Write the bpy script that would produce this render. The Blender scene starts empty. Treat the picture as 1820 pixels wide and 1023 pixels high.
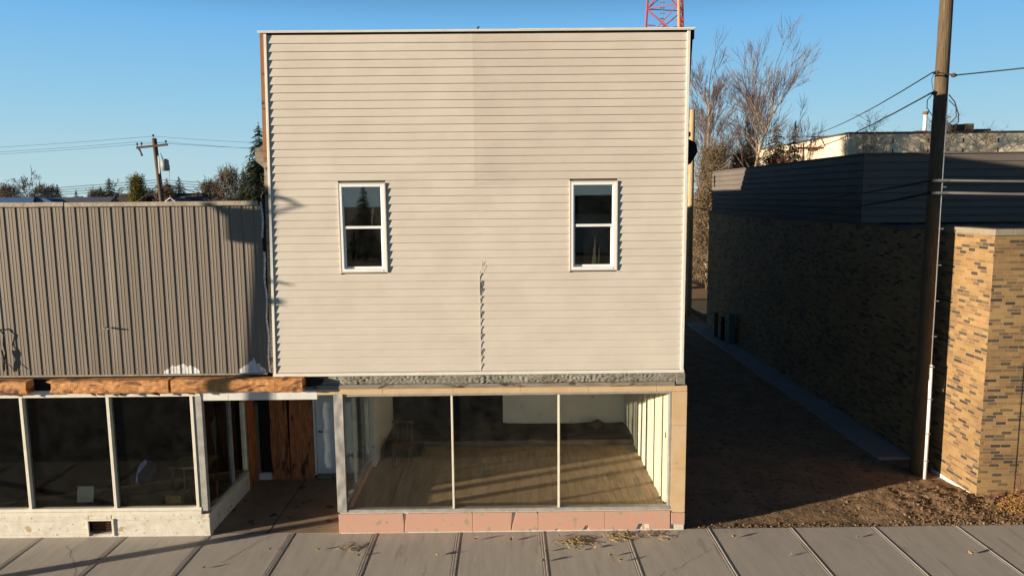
import bpy, bmesh, math, random
from mathutils import Vector, Matrix, noise
R = math.radians
S = bpy.context.scene
COL = S.collection
# ---------------------------------------------------------------- camera
cam_d = bpy.data.cameras.new('camera'); cam = bpy.data.objects.new('camera', cam_d); COL.objects.link(cam)
yaw, pitch, roll = R(0.35), R(7.15), 0.009
F = Vector((math.sin(yaw)*math.cos(pitch), math.cos(yaw)*math.cos(pitch), -math.sin(pitch)))
Rt = Vector((math.cos(yaw), -math.sin(yaw), 0)); Up = Rt.cross(F)
R2 = Rt*math.cos(roll)-Up*math.sin(roll); U2 = Rt*math.sin(roll)+Up*math.cos(roll)
m = Matrix((R2, U2, -F)).transposed().to_4x4(); m.translation = Vector((0, -12.65, 6.09))
cam.matrix_world = m
cam_d.sensor_width = 36; cam_d.lens = 36*1290/1820; cam_d.clip_start = .1; cam_d.clip_end = 3000
S.camera = cam
# ---------------------------------------------------------------- light
SUN_EL = 7.2; AZ = 21.8          # the light travels along +x and a little +y
w = bpy.data.worlds.new('World'); S.world = w; w.use_nodes = True
nt = w.node_tree; bg = nt.nodes['Background']
sky = nt.nodes.new('ShaderNodeTexSky'); sky.sky_type = 'NISHITA'; sky.sun_disc = False
sky.sun_elevation = R(SUN_EL); sky.sun_rotation = R(270-AZ)
sky.air_density = 1.0; sky.dust_density = 0.1; sky.ozone_density = 1.4
# deep clear evening blue: the Nishita sky blended with a plain height gradient
tcw = nt.nodes.new('ShaderNodeTexCoord'); spw = nt.nodes.new('ShaderNodeSeparateXYZ'); nt.links.new(tcw.outputs['Generated'], spw.inputs[0])
rw = nt.nodes.new('ShaderNodeValToRGB'); e = rw.color_ramp.elements
for p_, c_ in ((0.0, (.54, .74, .79)), (1.0, (.006, .017, .045)), (.05, (.47, .71, .81)), (.12, (.33, .64, .86)), (.22, (.19, .51, .90)), (.28, (.09, .25, .50)), (.36, (.016, .044, .10))):
    q_ = e[0] if p_ == 0 else (e[len(e)-1] if p_ == 1 else e.new(p_)); q_.position = p_; q_.color = (*c_, 1)
nt.links.new(spw.outputs[2], rw.inputs[0])
scw = nt.nodes.new('ShaderNodeVectorMath'); scw.operation = 'SCALE'; scw.inputs[3].default_value = 3.3; nt.links.new(rw.outputs[0], scw.inputs[0])
mxw = nt.nodes.new('ShaderNodeMix'); mxw.data_type = 'RGBA'; mxw.inputs[0].default_value = .985
nt.links.new(sky.outputs[0], mxw.inputs[6]); nt.links.new(scw.outputs[0], mxw.inputs[7])
nt.links.new(mxw.outputs[2], bg.inputs[0]); bg.inputs[1].default_value = 0.15
sd = bpy.data.lights.new('sun', 'SUN'); sun = bpy.data.objects.new('sun', sd); COL.objects.link(sun)
sd.energy = 5.0; sd.angle = R(0.5); sd.color = (1, .85, .64)
ld = Vector((math.cos(R(AZ))*math.cos(R(SUN_EL)), math.sin(R(AZ))*math.cos(R(SUN_EL)), -math.sin(R(SUN_EL))))
sun.rotation_euler = ld.to_track_quat('-Z', 'Y').to_euler(); sun.location = (-30, -20, 20)
S.view_settings.view_transform = 'Standard'; S.view_settings.look = 'None'
S.view_settings.exposure = 0.9; S.view_settings.gamma = 1
S.render.engine = 'CYCLES'
S.cycles.max_bounces = 8; S.cycles.transparent_max_bounces = 16
S.cycles.caustics_reflective = False; S.cycles.caustics_refractive = False

# ---------------------------------------------------------------- materials
def ramp(nt, stops, interp='LINEAR'):
    r = nt.nodes.new('ShaderNodeValToRGB'); r.color_ramp.interpolation = interp
    e = r.color_ramp.elements
    while len(e) < len(stops): e.new(0.5)
    for el, (p, c) in zip(e, stops):
        el.position = p; el.color = (*c, 1) if len(c) == 3 else c
    return r
def mat(name, c1, c2=None, scale=3., rough=.8, bump=0., bscale=40., detail=6., metal=0., stretch=(1, 1, 1), coord='Object', lo=.35, hi=.65, spots=None, spec=.3):
    M = bpy.data.materials.new(name); M.use_nodes = True
    n = M.node_tree; b = n.nodes['Principled BSDF']
    b.inputs['Roughness'].default_value = rough; b.inputs['Metallic'].default_value = metal
    b.inputs['Specular IOR Level'].default_value = spec
    tc = n.nodes.new('ShaderNodeTexCoord'); mp = n.nodes.new('ShaderNodeMapping'); mp.inputs['Scale'].default_value = stretch
    n.links.new(tc.outputs[coord], mp.inputs[0])
    c2 = c2 or tuple(x*.8 for x in c1)
    no = n.nodes.new('ShaderNodeTexNoise'); no.inputs['Scale'].default_value = scale; no.inputs['Detail'].default_value = detail
    no.inputs['Roughness'].default_value = .62
    n.links.new(mp.outputs[0], no.inputs['Vector'])
    r = ramp(n, [(lo, c1), (hi, c2)]); n.links.new(no.outputs[0], r.inputs[0])
    out = r.outputs[0]
    if spots:                                        # (colour, scale, threshold): stains with a shape of their own
        for (sc, ss, th) in spots:
            n2 = n.nodes.new('ShaderNodeTexNoise'); n2.inputs['Scale'].default_value = ss; n2.inputs['Detail'].default_value = 8
            n.links.new(mp.outputs[0], n2.inputs['Vector'])
            r2 = ramp(n, [(th, (0, 0, 0)), (min(1, th+.06), (1, 1, 1))]); n.links.new(n2.outputs[0], r2.inputs[0])
            mx = n.nodes.new('ShaderNodeMix'); mx.data_type = 'RGBA'
            n.links.new(r2.outputs[0], mx.inputs[0]); n.links.new(out, mx.inputs[6]); mx.inputs[7].default_value = (*sc, 1)
            out = mx.outputs[2]
    n.links.new(out, b.inputs['Base Color'])
    if bump:
        nb = n.nodes.new('ShaderNodeTexNoise'); nb.inputs['Scale'].default_value = bscale; nb.inputs['Detail'].default_value = 8
        n.links.new(mp.outputs[0], nb.inputs['Vector'])
        bp = n.nodes.new('ShaderNodeBump'); bp.inputs['Strength'].default_value = min(1, bump); bp.inputs['Distance'].default_value = .02
        n.links.new(nb.outputs[0], bp.inputs['Height']); n.links.new(bp.outputs[0], b.inputs['Normal'])
    return M
def glass(name, tint, fk=.95, dust=1.):
    M = bpy.data.materials.new(name); M.use_nodes = True; n = M.node_tree
    n.nodes.remove(n.nodes['Principled BSDF']); o = n.nodes['Material Output']
    t = n.nodes.new('ShaderNodeBsdfTransparent'); t.inputs[0].default_value = (*tint, 1)
    g = n.nodes.new('ShaderNodeBsdfGlossy'); g.inputs['Roughness'].default_value = .015
    d = n.nodes.new('ShaderNodeBsdfDiffuse'); d.inputs[0].default_value = (.5, .5, .45, 1)
    f = n.nodes.new('ShaderNodeFresnel'); ge = n.nodes.new('ShaderNodeNewGeometry')      # same reflectance from either side of the sheet
    io = n.nodes.new('ShaderNodeMath'); io.operation = 'MULTIPLY_ADD'; io.inputs[1].default_value = 1/1.5-1.5; io.inputs[2].default_value = 1.5
    n.links.new(ge.outputs['Backfacing'], io.inputs[0]); n.links.new(io.outputs[0], f.inputs[0])
    fm = n.nodes.new('ShaderNodeMath'); fm.operation = 'MULTIPLY'; fm.inputs[1].default_value = fk; n.links.new(f.outputs[0], fm.inputs[0])
    mx = n.nodes.new('ShaderNodeMixShader'); n.links.new(fm.outputs[0], mx.inputs[0]); n.links.new(t.outputs[0], mx.inputs[1]); n.links.new(g.outputs[0], mx.inputs[2])
    # a thin film of dust
    tc = n.nodes.new('ShaderNodeTexCoord'); no = n.nodes.new('ShaderNodeTexNoise'); no.inputs['Scale'].default_value = 5; no.inputs['Detail'].default_value = 12
    n.links.new(tc.outputs['Object'], no.inputs['Vector'])
    r = ramp(n, [(.35, (.007*dust,)*3), (.85, (.04*dust,)*3)]); n.links.new(no.outputs[0], r.inputs[0])
    m2 = n.nodes.new('ShaderNodeMixShader'); n.links.new(r.outputs[0], m2.inputs[0]); n.links.new(mx.outputs[0], m2.inputs[1]); n.links.new(d.outputs[0], m2.inputs[2])
    n.links.new(m2.outputs[0], o.inputs[0]); return M
def brick_mat(name):
    M = bpy.data.materials.new(name); M.use_nodes = True; n = M.node_tree; b = n.nodes['Principled BSDF']
    tc = n.nodes.new('ShaderNodeTexCoord')
    br = n.nodes.new('ShaderNodeTexBrick'); n.links.new(tc.outputs['UV'], br.inputs['Vector'])
    br.inputs['Color1'].default_value = (0, 0, 0, 1); br.inputs['Color2'].default_value = (1, 1, 1, 1); br.inputs['Mortar'].default_value = (0, 0, 0, 1)
    br.inputs['Scale'].default_value = 1; br.inputs['Brick Width'].default_value = .205; br.inputs['Row Height'].default_value = .0665
    br.inputs['Mortar Size'].default_value = .0045; br.inputs['Mortar Smooth'].default_value = .1; br.offset = .37; br.offset_frequency = 2
    br.squash = 1.35; br.squash_frequency = 3
    r = ramp(n, [(0, (.33, .200, .080)), (.22, (.26, .150, .062)), (.38, (.30, .165, .065)), (.52, (.21, .120, .052)), (.64, (.155, .098, .048)), (.76, (.30, .185, .075)), (.87, (.085, .058, .038)), (.96, (.05, .036, .028))], 'CONSTANT')
    n.links.new(br.outputs['Color'], r.inputs[0])
    no = n.nodes.new('ShaderNodeTexNoise'); no.inputs['Scale'].default_value = 30; no.inputs['Detail'].default_value = 5
    n.links.new(tc.outputs['UV'], no.inputs['Vector'])
    h = n.nodes.new('ShaderNodeHueSaturation'); n.links.new(r.outputs[0], h.inputs['Color'])
    mr = n.nodes.new('ShaderNodeMapRange'); mr.inputs[3].default_value = .7; mr.inputs[4].default_value = 1.25; n.links.new(no.outputs[0], mr.inputs[0]); n.links.new(mr.outputs[0], h.inputs['Value'])
    mx = n.nodes.new('ShaderNodeMix'); mx.data_type = 'RGBA'; n.links.new(br.outputs['Fac'], mx.inputs[0]); n.links.new(h.outputs[0], mx.inputs[6]); mx.inputs[7].default_value = (.30, .23, .14, 1)
    n4 = n.nodes.new('ShaderNodeTexNoise'); n4.inputs['Scale'].default_value = .9; n4.inputs['Detail'].default_value = 7; n.links.new(tc.outputs['UV'], n4.inputs['Vector'])
    m4 = n.nodes.new('ShaderNodeMapRange'); m4.inputs[1].default_value = .3; m4.inputs[2].default_value = .7; m4.inputs[3].default_value = .78; m4.inputs[4].default_value = 1.12; n.links.new(n4.outputs[0], m4.inputs[0])
    h4 = n.nodes.new('ShaderNodeHueSaturation'); n.links.new(m4.outputs[0], h4.inputs['Value']); n.links.new(mx.outputs[2], h4.inputs['Color'])
    n.links.new(h4.outputs[0], b.inputs['Base Color']); b.inputs['Roughness'].default_value = .85
    bp = n.nodes.new('ShaderNodeBump'); bp.invert = True; bp.inputs['Strength'].default_value = .5; bp.inputs['Distance'].default_value = .006
    n.links.new(br.outputs['Fac'], bp.inputs['Height']); n.links.new(bp.outputs[0], b.inputs['Normal'])
    return M
def siding_mat(name, base, pink, seam_x):
    """vinyl: slightly different batches of panel left and right of the seam in the upper half, and faint per-row fading"""
    M = bpy.data.materials.new(name); M.use_nodes = True; n = M.node_tree; b = n.nodes['Principled BSDF']; L = n.links.new
    tc = n.nodes.new('ShaderNodeTexCoord'); sp = n.nodes.new('ShaderNodeSeparateXYZ'); L(tc.outputs['UV'], sp.inputs[0])
    def math_(op, a, bb):
        q = n.nodes.new('ShaderNodeMath'); q.operation = op
        for i, v in enumerate((a, bb)):
            if hasattr(v, 'links'): L(v, q.inputs[i])
            else: q.inputs[i].default_value = v
        return q.outputs[0]
    X, Z = sp.outputs[0], sp.outputs[1]
    gx = math_('GREATER_THAN', X, seam_x); gz = math_('GREATER_THAN', Z, 6.29)
    fx = n.nodes.new('ShaderNodeMapRange'); L(X, fx.inputs[0]); fx.inputs[1].default_value = seam_x; fx.inputs[2].default_value = 3.1; fx.inputs[3].default_value = 1; fx.inputs[4].default_value = .15
    row = math_('FLOOR', math_('DIVIDE', math_('SUBTRACT', Z, 3.0), .1344), 0)
    cb = n.nodes.new('ShaderNodeCombineXYZ'); L(row, cb.inputs[1]); L(math_('MULTIPLY', X, .25), cb.inputs[0])
    no = n.nodes.new('ShaderNodeTexNoise'); no.inputs['Scale'].default_value = 1.7; no.inputs['Detail'].default_value = 2; L(cb.outputs[0], no.inputs['Vector'])
    a = math_('MULTIPLY', math_('MULTIPLY', gx, gz), fx.outputs[0])
    r2 = n.nodes.new('ShaderNodeMapRange'); L(no.outputs[0], r2.inputs[0]); r2.inputs[1].default_value = .3; r2.inputs[2].default_value = .7; r2.inputs[3].default_value = .0; r2.inputs[4].default_value = .45
    mx = n.nodes.new('ShaderNodeMix'); mx.data_type = 'RGBA'; L(math_('ADD', math_('MULTIPLY', a, .6), math_('MULTIPLY', r2.outputs[0], .5)), mx.inputs[0])
    mx.inputs[6].default_value = (*base, 1); mx.inputs[7].default_value = (*pink, 1)
    n2 = n.nodes.new('ShaderNodeTexNoise'); n2.inputs['Scale'].default_value = 1.3; n2.inputs['Detail'].default_value = 9; L(tc.outputs['UV'], n2.inputs['Vector'])
    h = n.nodes.new('ShaderNodeHueSaturation'); L(mx.outputs[2], h.inputs['Color'])
    mr = n.nodes.new('ShaderNodeMapRange'); mr.inputs[1].default_value = .3; mr.inputs[2].default_value = .7; mr.inputs[3].default_value = .94; mr.inputs[4].default_value = 1.05; L(n2.outputs[0], mr.inputs[0]); L(mr.outputs[0], h.inputs['Value'])
    L(h.outputs[0], b.inputs['Base Color']); b.inputs['Roughness'].default_value = .6; b.inputs['Specular IOR Level'].default_value = .25
    mp = n.nodes.new('ShaderNodeMapping'); mp.inputs['Scale'].default_value = (1.2, 4, 1); L(tc.outputs['UV'], mp.inputs[0])
    n3 = n.nodes.new('ShaderNodeTexNoise'); n3.inputs['Scale'].default_value = 1.5; n3.inputs['Detail'].default_value = 2; L(mp.outputs[0], n3.inputs['Vector'])
    bp = n.nodes.new('ShaderNodeBump'); bp.inputs['Strength'].default_value = .35; bp.inputs['Distance'].default_value = .02; L(n3.outputs[0], bp.inputs['Height']); L(bp.outputs[0], b.inputs['Normal'])
    return M
def wood_mat(name, stops, knot=(.05, .02, .01), stretch=(1, 14, 1), bump=.5, rough=.75, scale=3., kmap=(1, 2.4, 1), kth=.56):
    """long grain along UV x"""
    M = bpy.data.materials.new(name); M.use_nodes = True; n = M.node_tree; b = n.nodes['Principled BSDF']; L = n.links.new
    tc = n.nodes.new('ShaderNodeTexCoord'); mp = n.nodes.new('ShaderNodeMapping'); mp.inputs['Scale'].default_value = stretch; L(tc.outputs['UV'], mp.inputs[0])
    no = n.nodes.new('ShaderNodeTexNoise'); no.inputs['Scale'].default_value = scale; no.inputs['Detail'].default_value = 9; no.inputs['Distortion'].default_value = .6; L(mp.outputs[0], no.inputs['Vector'])
    r = ramp(n, stops); L(no.outputs[0], r.inputs[0])
    n2 = n.nodes.new('ShaderNodeTexNoise'); n2.inputs['Scale'].default_value = 2.3; n2.inputs['Detail'].default_value = 3; n2.inputs['Distortion'].default_value = .8
    m2 = n.nodes.new('ShaderNodeMapping'); m2.inputs['Scale'].default_value = kmap; L(tc.outputs['UV'], m2.inputs[0]); L(m2.outputs[0], n2.inputs['Vector'])
    r2 = ramp(n, [(kth, (0, 0, 0)), (kth+.1, (1, 1, 1))]); L(n2.outputs[0], r2.inputs[0])
    mx = n.nodes.new('ShaderNodeMix'); mx.data_type = 'RGBA'; L(r2.outputs[0], mx.inputs[0]); L(r.outputs[0], mx.inputs[6]); mx.inputs[7].default_value = (*knot, 1)
    L(mx.outputs[2], b.inputs['Base Color']); b.inputs['Roughness'].default_value = rough
    bp = n.nodes.new('ShaderNodeBump'); bp.inputs['Strength'].default_value = bump; bp.inputs['Distance'].default_value = .01; L(no.outputs[0], bp.inputs['Height']); L(bp.outputs[0], b.inputs['Normal'])
    return M
def plain(name, c, rough=.6, metal=0.):
    return mat(name, c, tuple(x*.86 for x in c), scale=6, rough=rough, metal=metal)
m_siding = siding_mat('cream_vinyl', (.61, .55, .475), (.53, .46, .40), -.55)
m_trim = mat('white_trim', (.78, .75, .68), (.70, .66, .58), scale=4, rough=.5)
m_brownboard = wood_mat('stained_board', [(.3, (.30, .13, .045)), (.7, (.20, .09, .035))], stretch=(14, 1, 1))
m_greyboard = wood_mat('weathered_board', [(.3, (.32, .28, .22)), (.7, (.17, .14, .11))], stretch=(1, 14, 1))
m_mortar = mat('mortar_crust', (.30, .285, .24), (.17, .155, .125), scale=5, rough=.95, bump=.6, bscale=22, stretch=(.5, 1, 1), lo=.38, hi=.64, spots=[((.26, .29, .30), 2.2, .6), ((.08, .07, .055), 9, .68)])
m_tantile = mat('tan_tile', (.62, .46, .28), (.57, .38, .20), scale=2.5, rough=.6, bump=.15, bscale=60, spots=[((.45, .2, .07), 5, .66), ((.25, .2, .13), 40, .7)])
m_pink = mat('pink_tile', (.58, .31, .235), (.50, .33, .25), scale=7, rough=.75, bump=.25, bscale=70, spots=[((.38, .27, .19), 7, .62), ((.2, .14, .1), 26, .69)])
m_dark = mat('dark_void', (.02, .018, .016), (.012, .011, .010), rough=.95)
m_alum = mat('aged_aluminium', (.52, .50, .46), (.38, .36, .33), scale=5, rough=.45, metal=.35, bump=.15, bscale=9)
m_oldframe = mat('painted_frame', (.78, .73, .62), (.68, .62, .51), scale=6, rough=.5, spots=[((.35, .3, .22), 18, .7)])
m_whitepaint = mat('white_paint', (.75, .74, .70), (.66, .65, .62), scale=4, rough=.55, spots=[((.45, .42, .36), 14, .7)])
m_stucco = mat('white_stucco', (.80, .76, .68), (.68, .62, .52), scale=6, rough=.95, bump=1, bscale=90, spots=[((.40, .35, .27), 22, .62), ((.50, .38, .24), 3.5, .63)])
m_glass = glass('shop_glass', (.97, .975, .96), .85, .4); m_glassd = glass('tinted_glass', (.66, .68, .66), .75, .3); m_glassw = glass('double_glazing', (.8, .82, .8), 3.0, .4); m_vinylw = mat('white_vinyl', (.86, .86, .85), (.80, .80, .79), rough=.45)
m_metal_clad = mat('brown_metal_cladding', (.225, .186, .152), (.19, .158, .128), scale=2.2, rough=.55, metal=.1, stretch=(1, 1, .04), spots=[((.27, .23, .19), 3, .64), ((.15, .12, .095), 5, .68)])
m_capm = mat('worn_cap', (.42, .36, .29), (.30, .25, .20), scale=5, rough=.7, bump=.5, bscale=12)
m_log = wood_mat('stained_log', [(.28, (.62, .30, .10)), (.42, (.48, .17, .045)), (.52, (.62, .33, .12)), (.64, (.34, .11, .03)), (.78, (.16, .05, .02))], knot=(.12, .045, .02), stretch=(1, 11, 1), bump=.8, scale=4.5)
m_plank = wood_mat('recess_planks', [(.3, (.60, .22, .07)), (.5, (.42, .14, .045)), (.75, (.20, .07, .025))], knot=(.10, .035, .013), stretch=(12, 1.2, 1), bump=.9, kmap=(3, .8, 1))
m_concrete = mat('pavement_concrete', (.45, .41, .37), (.385, .35, .315), scale=2.2, rough=.9, bump=.5, bscale=70, stretch=(3.2, .45, 1), spots=[((.34, .30, .265), 1.9, .62), ((.50, .45, .39), 6, .66)])
m_entry = mat('entry_concrete', (.36, .28, .20), (.27, .20, .14), scale=2.5, rough=.92, bump=.4, bscale=60, spots=[((.12, .095, .07), 3, .62)])
m_dirt = mat('alley_dirt', (.38, .24, .135), (.24, .15, .085), scale=1.6, rough=1, bump=1, bscale=24, spots=[((.14, .09, .055), 7, .58), ((.45, .33, .2), 60, .68)])
m_field = mat('far_ground', (.16, .13, .07), (.09, .08, .05), scale=.05, rough=1)
m_asphalt = mat('asphalt', (.055, .054, .052), (.04, .04, .04), scale=3, rough=.9, bump=.3, bscale=150)
m_brick = brick_mat('tan_brick')
m_coping = mat('stone_coping', (.30, .25, .185), (.25, .205, .15), scale=5, rough=.8, bump=.2)
m_navy = mat('dark_cladding', (.165, .14, .125), (.145, .122, .11), scale=1, rough=.8, spec=.1)
m_pole = wood_mat('pole_wood', [(.3, (.15, .105, .06)), (.5, (.105, .072, .04)), (.75, (.05, .034, .02))], knot=(.08, .052, .03), kmap=(4, .5, 1), kth=.62, stretch=(20, .8, 1), bump=.8, rough=.9)
m_pole2 = wood_mat('pale_pole_wood', [(.3, (.55, .38, .2)), (.75, (.36, .23, .11))], knot=(.3, .18, .09), kmap=(4, .5, 1), kth=.62, stretch=(20, .8, 1), bump=.5, rough=.9)
m_black = plain('black_rubber', (.02, .02, .02)); m_steel = plain('galvanised_steel', (.30, .31, .32), .5, .5)
m_pvc = plain('white_conduit', (.80, .80, .80), .45)
m_bark = mat('pale_bark', (.30, .22, .15), (.20, .14, .095), scale=12, rough=.95, bump=.6); m_twig = mat('twigs', (.22, .15, .125), (.15, .10, .085), scale=4, rough=.95)
m_palebark = mat('pale_poplar_bark', (.42, .34, .25), (.30, .23, .165), scale=10, rough=.9)
m_twig2 = mat('brown_twigs', (.23, .16, .10), (.15, .11, .06), scale=2, rough=.95)
m_spruce = mat('spruce_needles', (.050, .062, .026), (.028, .040, .020), scale=1.3, rough=.9); m_trunk = mat('dark_bark', (.12, .085, .06), rough=.95)
m_yellow = mat('yellow_foliage', (.28, .22, .05), (.18, .16, .04), scale=1.5, rough=.9)
m_cream = mat('cream_panel', (.76, .64, .47), (.70, .585, .425), scale=.5, rough=.7); m_roofred = plain('rust_red', (.28, .09, .06))
m_blueroof = plain('blue_metal_roof', (.05, .10, .24), .4); m_houseroof = plain('brown_shingles', (.09, .07, .065)); m_housewall = plain('house_wall', (.5, .45, .38))
m_greyhouse = plain('grey_shingles', (.10, .11, .14)); m_towerred = plain('tower_red', (.38, .07, .08)); m_towerwhite = plain('tower_orange', (.72, .32, .14))
m_wall_in = mat('interior_cream', (.84, .79, .67), (.79, .74, .62), scale=2, rough=.8, spots=[((.4, .34, .24), 4, .68)])
m_floor_in = mat('interior_floor', (.40, .295, .185), (.29, .205, .125), scale=1.6, rough=.6, stretch=(6, 1, 1), spots=[((.24, .19, .125), .8, .6)])
m_darkcloth = mat('dark_felt', (.06, .042, .03), (.035, .025, .02), rough=.95, bump=.5, bscale=12)
m_door = mat('white_door', (.66, .68, .70), (.60, .62, .64), scale=3, rough=.85)
m_leaf = mat('dry_leaf', (.50, .34, .17), (.32, .20, .09), scale=60, rough=.8); m_straw = mat('straw', (.42, .31, .15), (.30, .21, .09), scale=20, rough=.9)
m_stone = mat('gravel', (.27, .18, .105), (.14, .092, .055), scale=3, rough=.95, bump=.4, spots=[((.36, .28, .19), 2.1, .66)])
m_weed = mat('dry_weed', (.44, .25, .07), (.22, .11, .045), scale=7, rough=.9); m_stem = mat('weed_stem', (.16, .07, .06), rough=.9)
m_redpaint = plain('red_paint', (.45, .02, .03), .3); m_tyre = plain('tyre', (.02, .02, .02), .9); m_blue = plain('blue_cloth', (.05, .08, .25), .8)
m_card = plain('cardboard', (.17, .12, .07), .9); m_paper = plain('paper', (.22, .26, .30), .9); m_green = plain('green_paint', (.10, .19, .17), .6)
m_redseat = plain('red_seat', (.11, .025, .02), .6); m_chairwood = plain('chair_wood', (.085, .042, .025), .5); m_dirty_white = mat('caulk', (.70, .70, .68), (.45, .45, .45), scale=14, rough=.9)
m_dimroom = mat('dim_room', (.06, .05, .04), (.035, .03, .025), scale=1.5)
m_cable = plain('weathered_cable', (.09, .09, .09), .7)
m_curtain = mat('old_curtain', (.40, .33, .22), rough=.9)
m_orange = plain('orange_door', (.55, .22, .10)); m_transf = plain('transformer_grey', (.30, .34, .35), .5)

# ---------------------------------------------------------------- mesh builder
class MB:
    def __init__(s): s.v = []; s.f = []; s.uvo = None
    def quad(s, *p):
        i = len(s.v); s.v += [tuple(q) for q in p]; s.f.append(tuple(range(i, i+len(p)))); return s
    def box(s, x0, x1, y0, y1, z0, z1):
        i = len(s.v)
        s.v += [(x, y, z) for z in (z0, z1) for y in (y0, y1) for x in (x0, x1)]
        for q in ((0, 2, 3, 1), (4, 5, 7, 6), (0, 1, 5, 4), (2, 6, 7, 3), (0, 4, 6, 2), (1, 3, 7, 5)): s.f.append(tuple(i+k for k in q))
        return s
    def prism(s, pts, a, b, axis='y'):
        """closed polygon pts in the two other axes, swept from a to b along axis"""
        def P(p, t): return {'x': (t, p[0], p[1]), 'y': (p[0], t, p[1]), 'z': (p[0], p[1], t)}[axis]
        i = len(s.v); n = len(pts)
        s.v += [P(p, a) for p in pts]+[P(p, b) for p in pts]
        s.f.append(tuple(range(i, i+n))); s.f.append(tuple(range(i+2*n-1, i+n-1, -1)))
        for k in range(n): s.f.append((i+k, i+(k+1) % n, i+n+(k+1) % n, i+n+k))
        return s
    def tube(s, pts, r, n=6, cap=True):
        pts = [Vector(p) for p in pts]; rs = r if isinstance(r, (list, tuple)) else [r]*len(pts)
        base = len(s.v); prev = None
        for k, p in enumerate(pts):
            d = (pts[min(k+1, len(pts)-1)]-pts[max(k-1, 0)]).normalized()
            ref = prev if prev is not None else (Vector((0, 0, 1)) if abs(d.z) < .9 else Vector((1, 0, 0)))
            a = (ref - d*ref.dot(d)).normalized() if (ref - d*ref.dot(d)).length > 1e-5 else d.orthogonal().normalized()
            prev = a; b = d.cross(a)
            for j in range(n):
                t = 2*math.pi*j/n; s.v.append(tuple(p+(a*math.cos(t)+b*math.sin(t))*rs[k]))
        for k in range(len(pts)-1):
            for j in range(n):
                s.f.append((base+k*n+j, base+k*n+(j+1) % n, base+(k+1)*n+(j+1) % n, base+(k+1)*n+j))
        if cap and n > 2:
            s.f.append(tuple(base+j for j in range(n))[::-1]); s.f.append(tuple(base+(len(pts)-1)*n+j for j in range(n)))
        return s
    def strip(s, profile, a, b, axis='x'):
        """open polyline profile swept from a to b; profile in (y,z) for x, (x,y) for z, (x,z) for y"""
        for p, q in zip(profile, profile[1:]):
            if axis == 'x': s.quad((a, *p), (b, *p), (b, *q), (a, *q))
            elif axis == 'z': s.quad((*p, a), (*q, a), (*q, b), (*p, b))
            else: s.quad((p[0], a, p[1]), (q[0], a, q[1]), (q[0], b, q[1]), (p[0], b, p[1]))
        return s
    def blob(s, c, r, sub=1, seed=0, sq=(1, 1, 1), amp=.35):
        bm = bmesh.new(); bmesh.ops.create_icosphere(bm, subdivisions=sub, radius=1)
        i = len(s.v); rot = Matrix.Rotation(seed*1.7, 3, 'Z') @ Matrix.Rotation(seed*.9, 3, 'X')
        for v in bm.verts:
            k = 1+amp*noise.noise(v.co*1.3+Vector((seed*3.1, seed*1.3, seed)))*2
            q = rot @ Vector((v.co.x*sq[0], v.co.y*sq[1], v.co.z*sq[2]))
            s.v.append(tuple(Vector(c)+q*r*k))
        bm.verts.ensure_lookup_table()
        for f in bm.faces: s.f.append(tuple(i+v.index for v in f.verts))
        bm.free(); return s
    def grid(s, x0, x1, z0, z1, nx, nz, fn):
        """fn(u,v)->point"""
        i = len(s.v)
        for b in range(nz+1):
            for a in range(nx+1): s.v.append(tuple(fn(x0+(x1-x0)*a/nx, z0+(z1-z0)*b/nz)))
        for b in range(nz):
            for a in range(nx):
                k = i+b*(nx+1)+a; s.f.append((k, k+1, k+nx+2, k+nx+1))
        return s
    def build(s, name, material, parent=None, smooth=False, bevel=0., recalc=True, loc=None):
        o_ = Vector(parent.matrix_world.translation) if parent and parent.type == 'EMPTY' else Vector((0, 0, 0))
        if parent is not None and parent.type != 'EMPTY': o_ = Vector(parent['_org'])
        if loc is not None and parent is None: o_ = Vector(loc)
        me = bpy.data.meshes.new(name); me.from_pydata([tuple(Vector(v)-o_) for v in s.v], [], s.f)
        me.update()
        if recalc:
            bm = bmesh.new(); bm.from_mesh(me); bmesh.ops.recalc_face_normals(bm, faces=bm.faces); bm.to_mesh(me); bm.free()
        uv = me.uv_layers.new(name='UVMap'); vs = me.vertices
        for p in me.polygons:
            n = p.normal; ax = (abs(n.x), abs(n.y), abs(n.z)); k = ax.index(max(ax))
            for li in p.loop_indices:
                c = vs[me.loops[li].vertex_index].co+o_
                uv.data[li].uv = (c.y, c.z) if k == 0 else ((c.x, c.z) if k == 1 else (c.x, c.y))
        if smooth:
            me.polygons.foreach_set('use_smooth', [True]*len(me.polygons))
        me.materials.append(material)
        o = bpy.data.objects.new(name, me); COL.objects.link(o); o['_org'] = tuple(o_)
        if parent is not None:
            o.parent = parent
        elif loc is not None: o.location = loc
        if bevel:
            b = o.modifiers.new('bevel', 'BEVEL'); b.width = bevel; b.segments = 2; b.limit_method = 'ANGLE'
        return o
def thing(name, label, cat, loc=(0, 0, 0), group=None):
    o = bpy.data.objects.new(name, None); COL.objects.link(o); o.location = loc; o.empty_display_size = .1
    o.matrix_world = Matrix.Translation(loc)
    o['label'] = label; o['category'] = cat
    if group: o['group'] = group
    return o
def tag(o, label, cat, group=None, kind=None):
    if label: o['label'] = label; o['category'] = cat
    if group: o['group'] = group
    if kind: o['kind'] = kind
    return o
def struct(o): o['kind'] = 'structure'; return o
def dup(o, loc, rz=0, sc=1, label=None):
    def cp(a, par):
        c = a.copy(); COL.objects.link(c); c.parent = par
        for ch in a.children: cp(ch, c)
        return c
    c = cp(o, None); c.location = loc; c.rotation_euler = (0, 0, rz); c.scale = (sc,)*3 if not isinstance(sc, tuple) else sc
    if label: c['label'] = label
    return c
rnd = random.Random(7)

# ================================================================= THE GROUND
struct(MB().grid(-600, 600, -500, 900, 12, 14, lambda x, y: (x, y, -.12)).build('ground', m_field))
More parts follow.
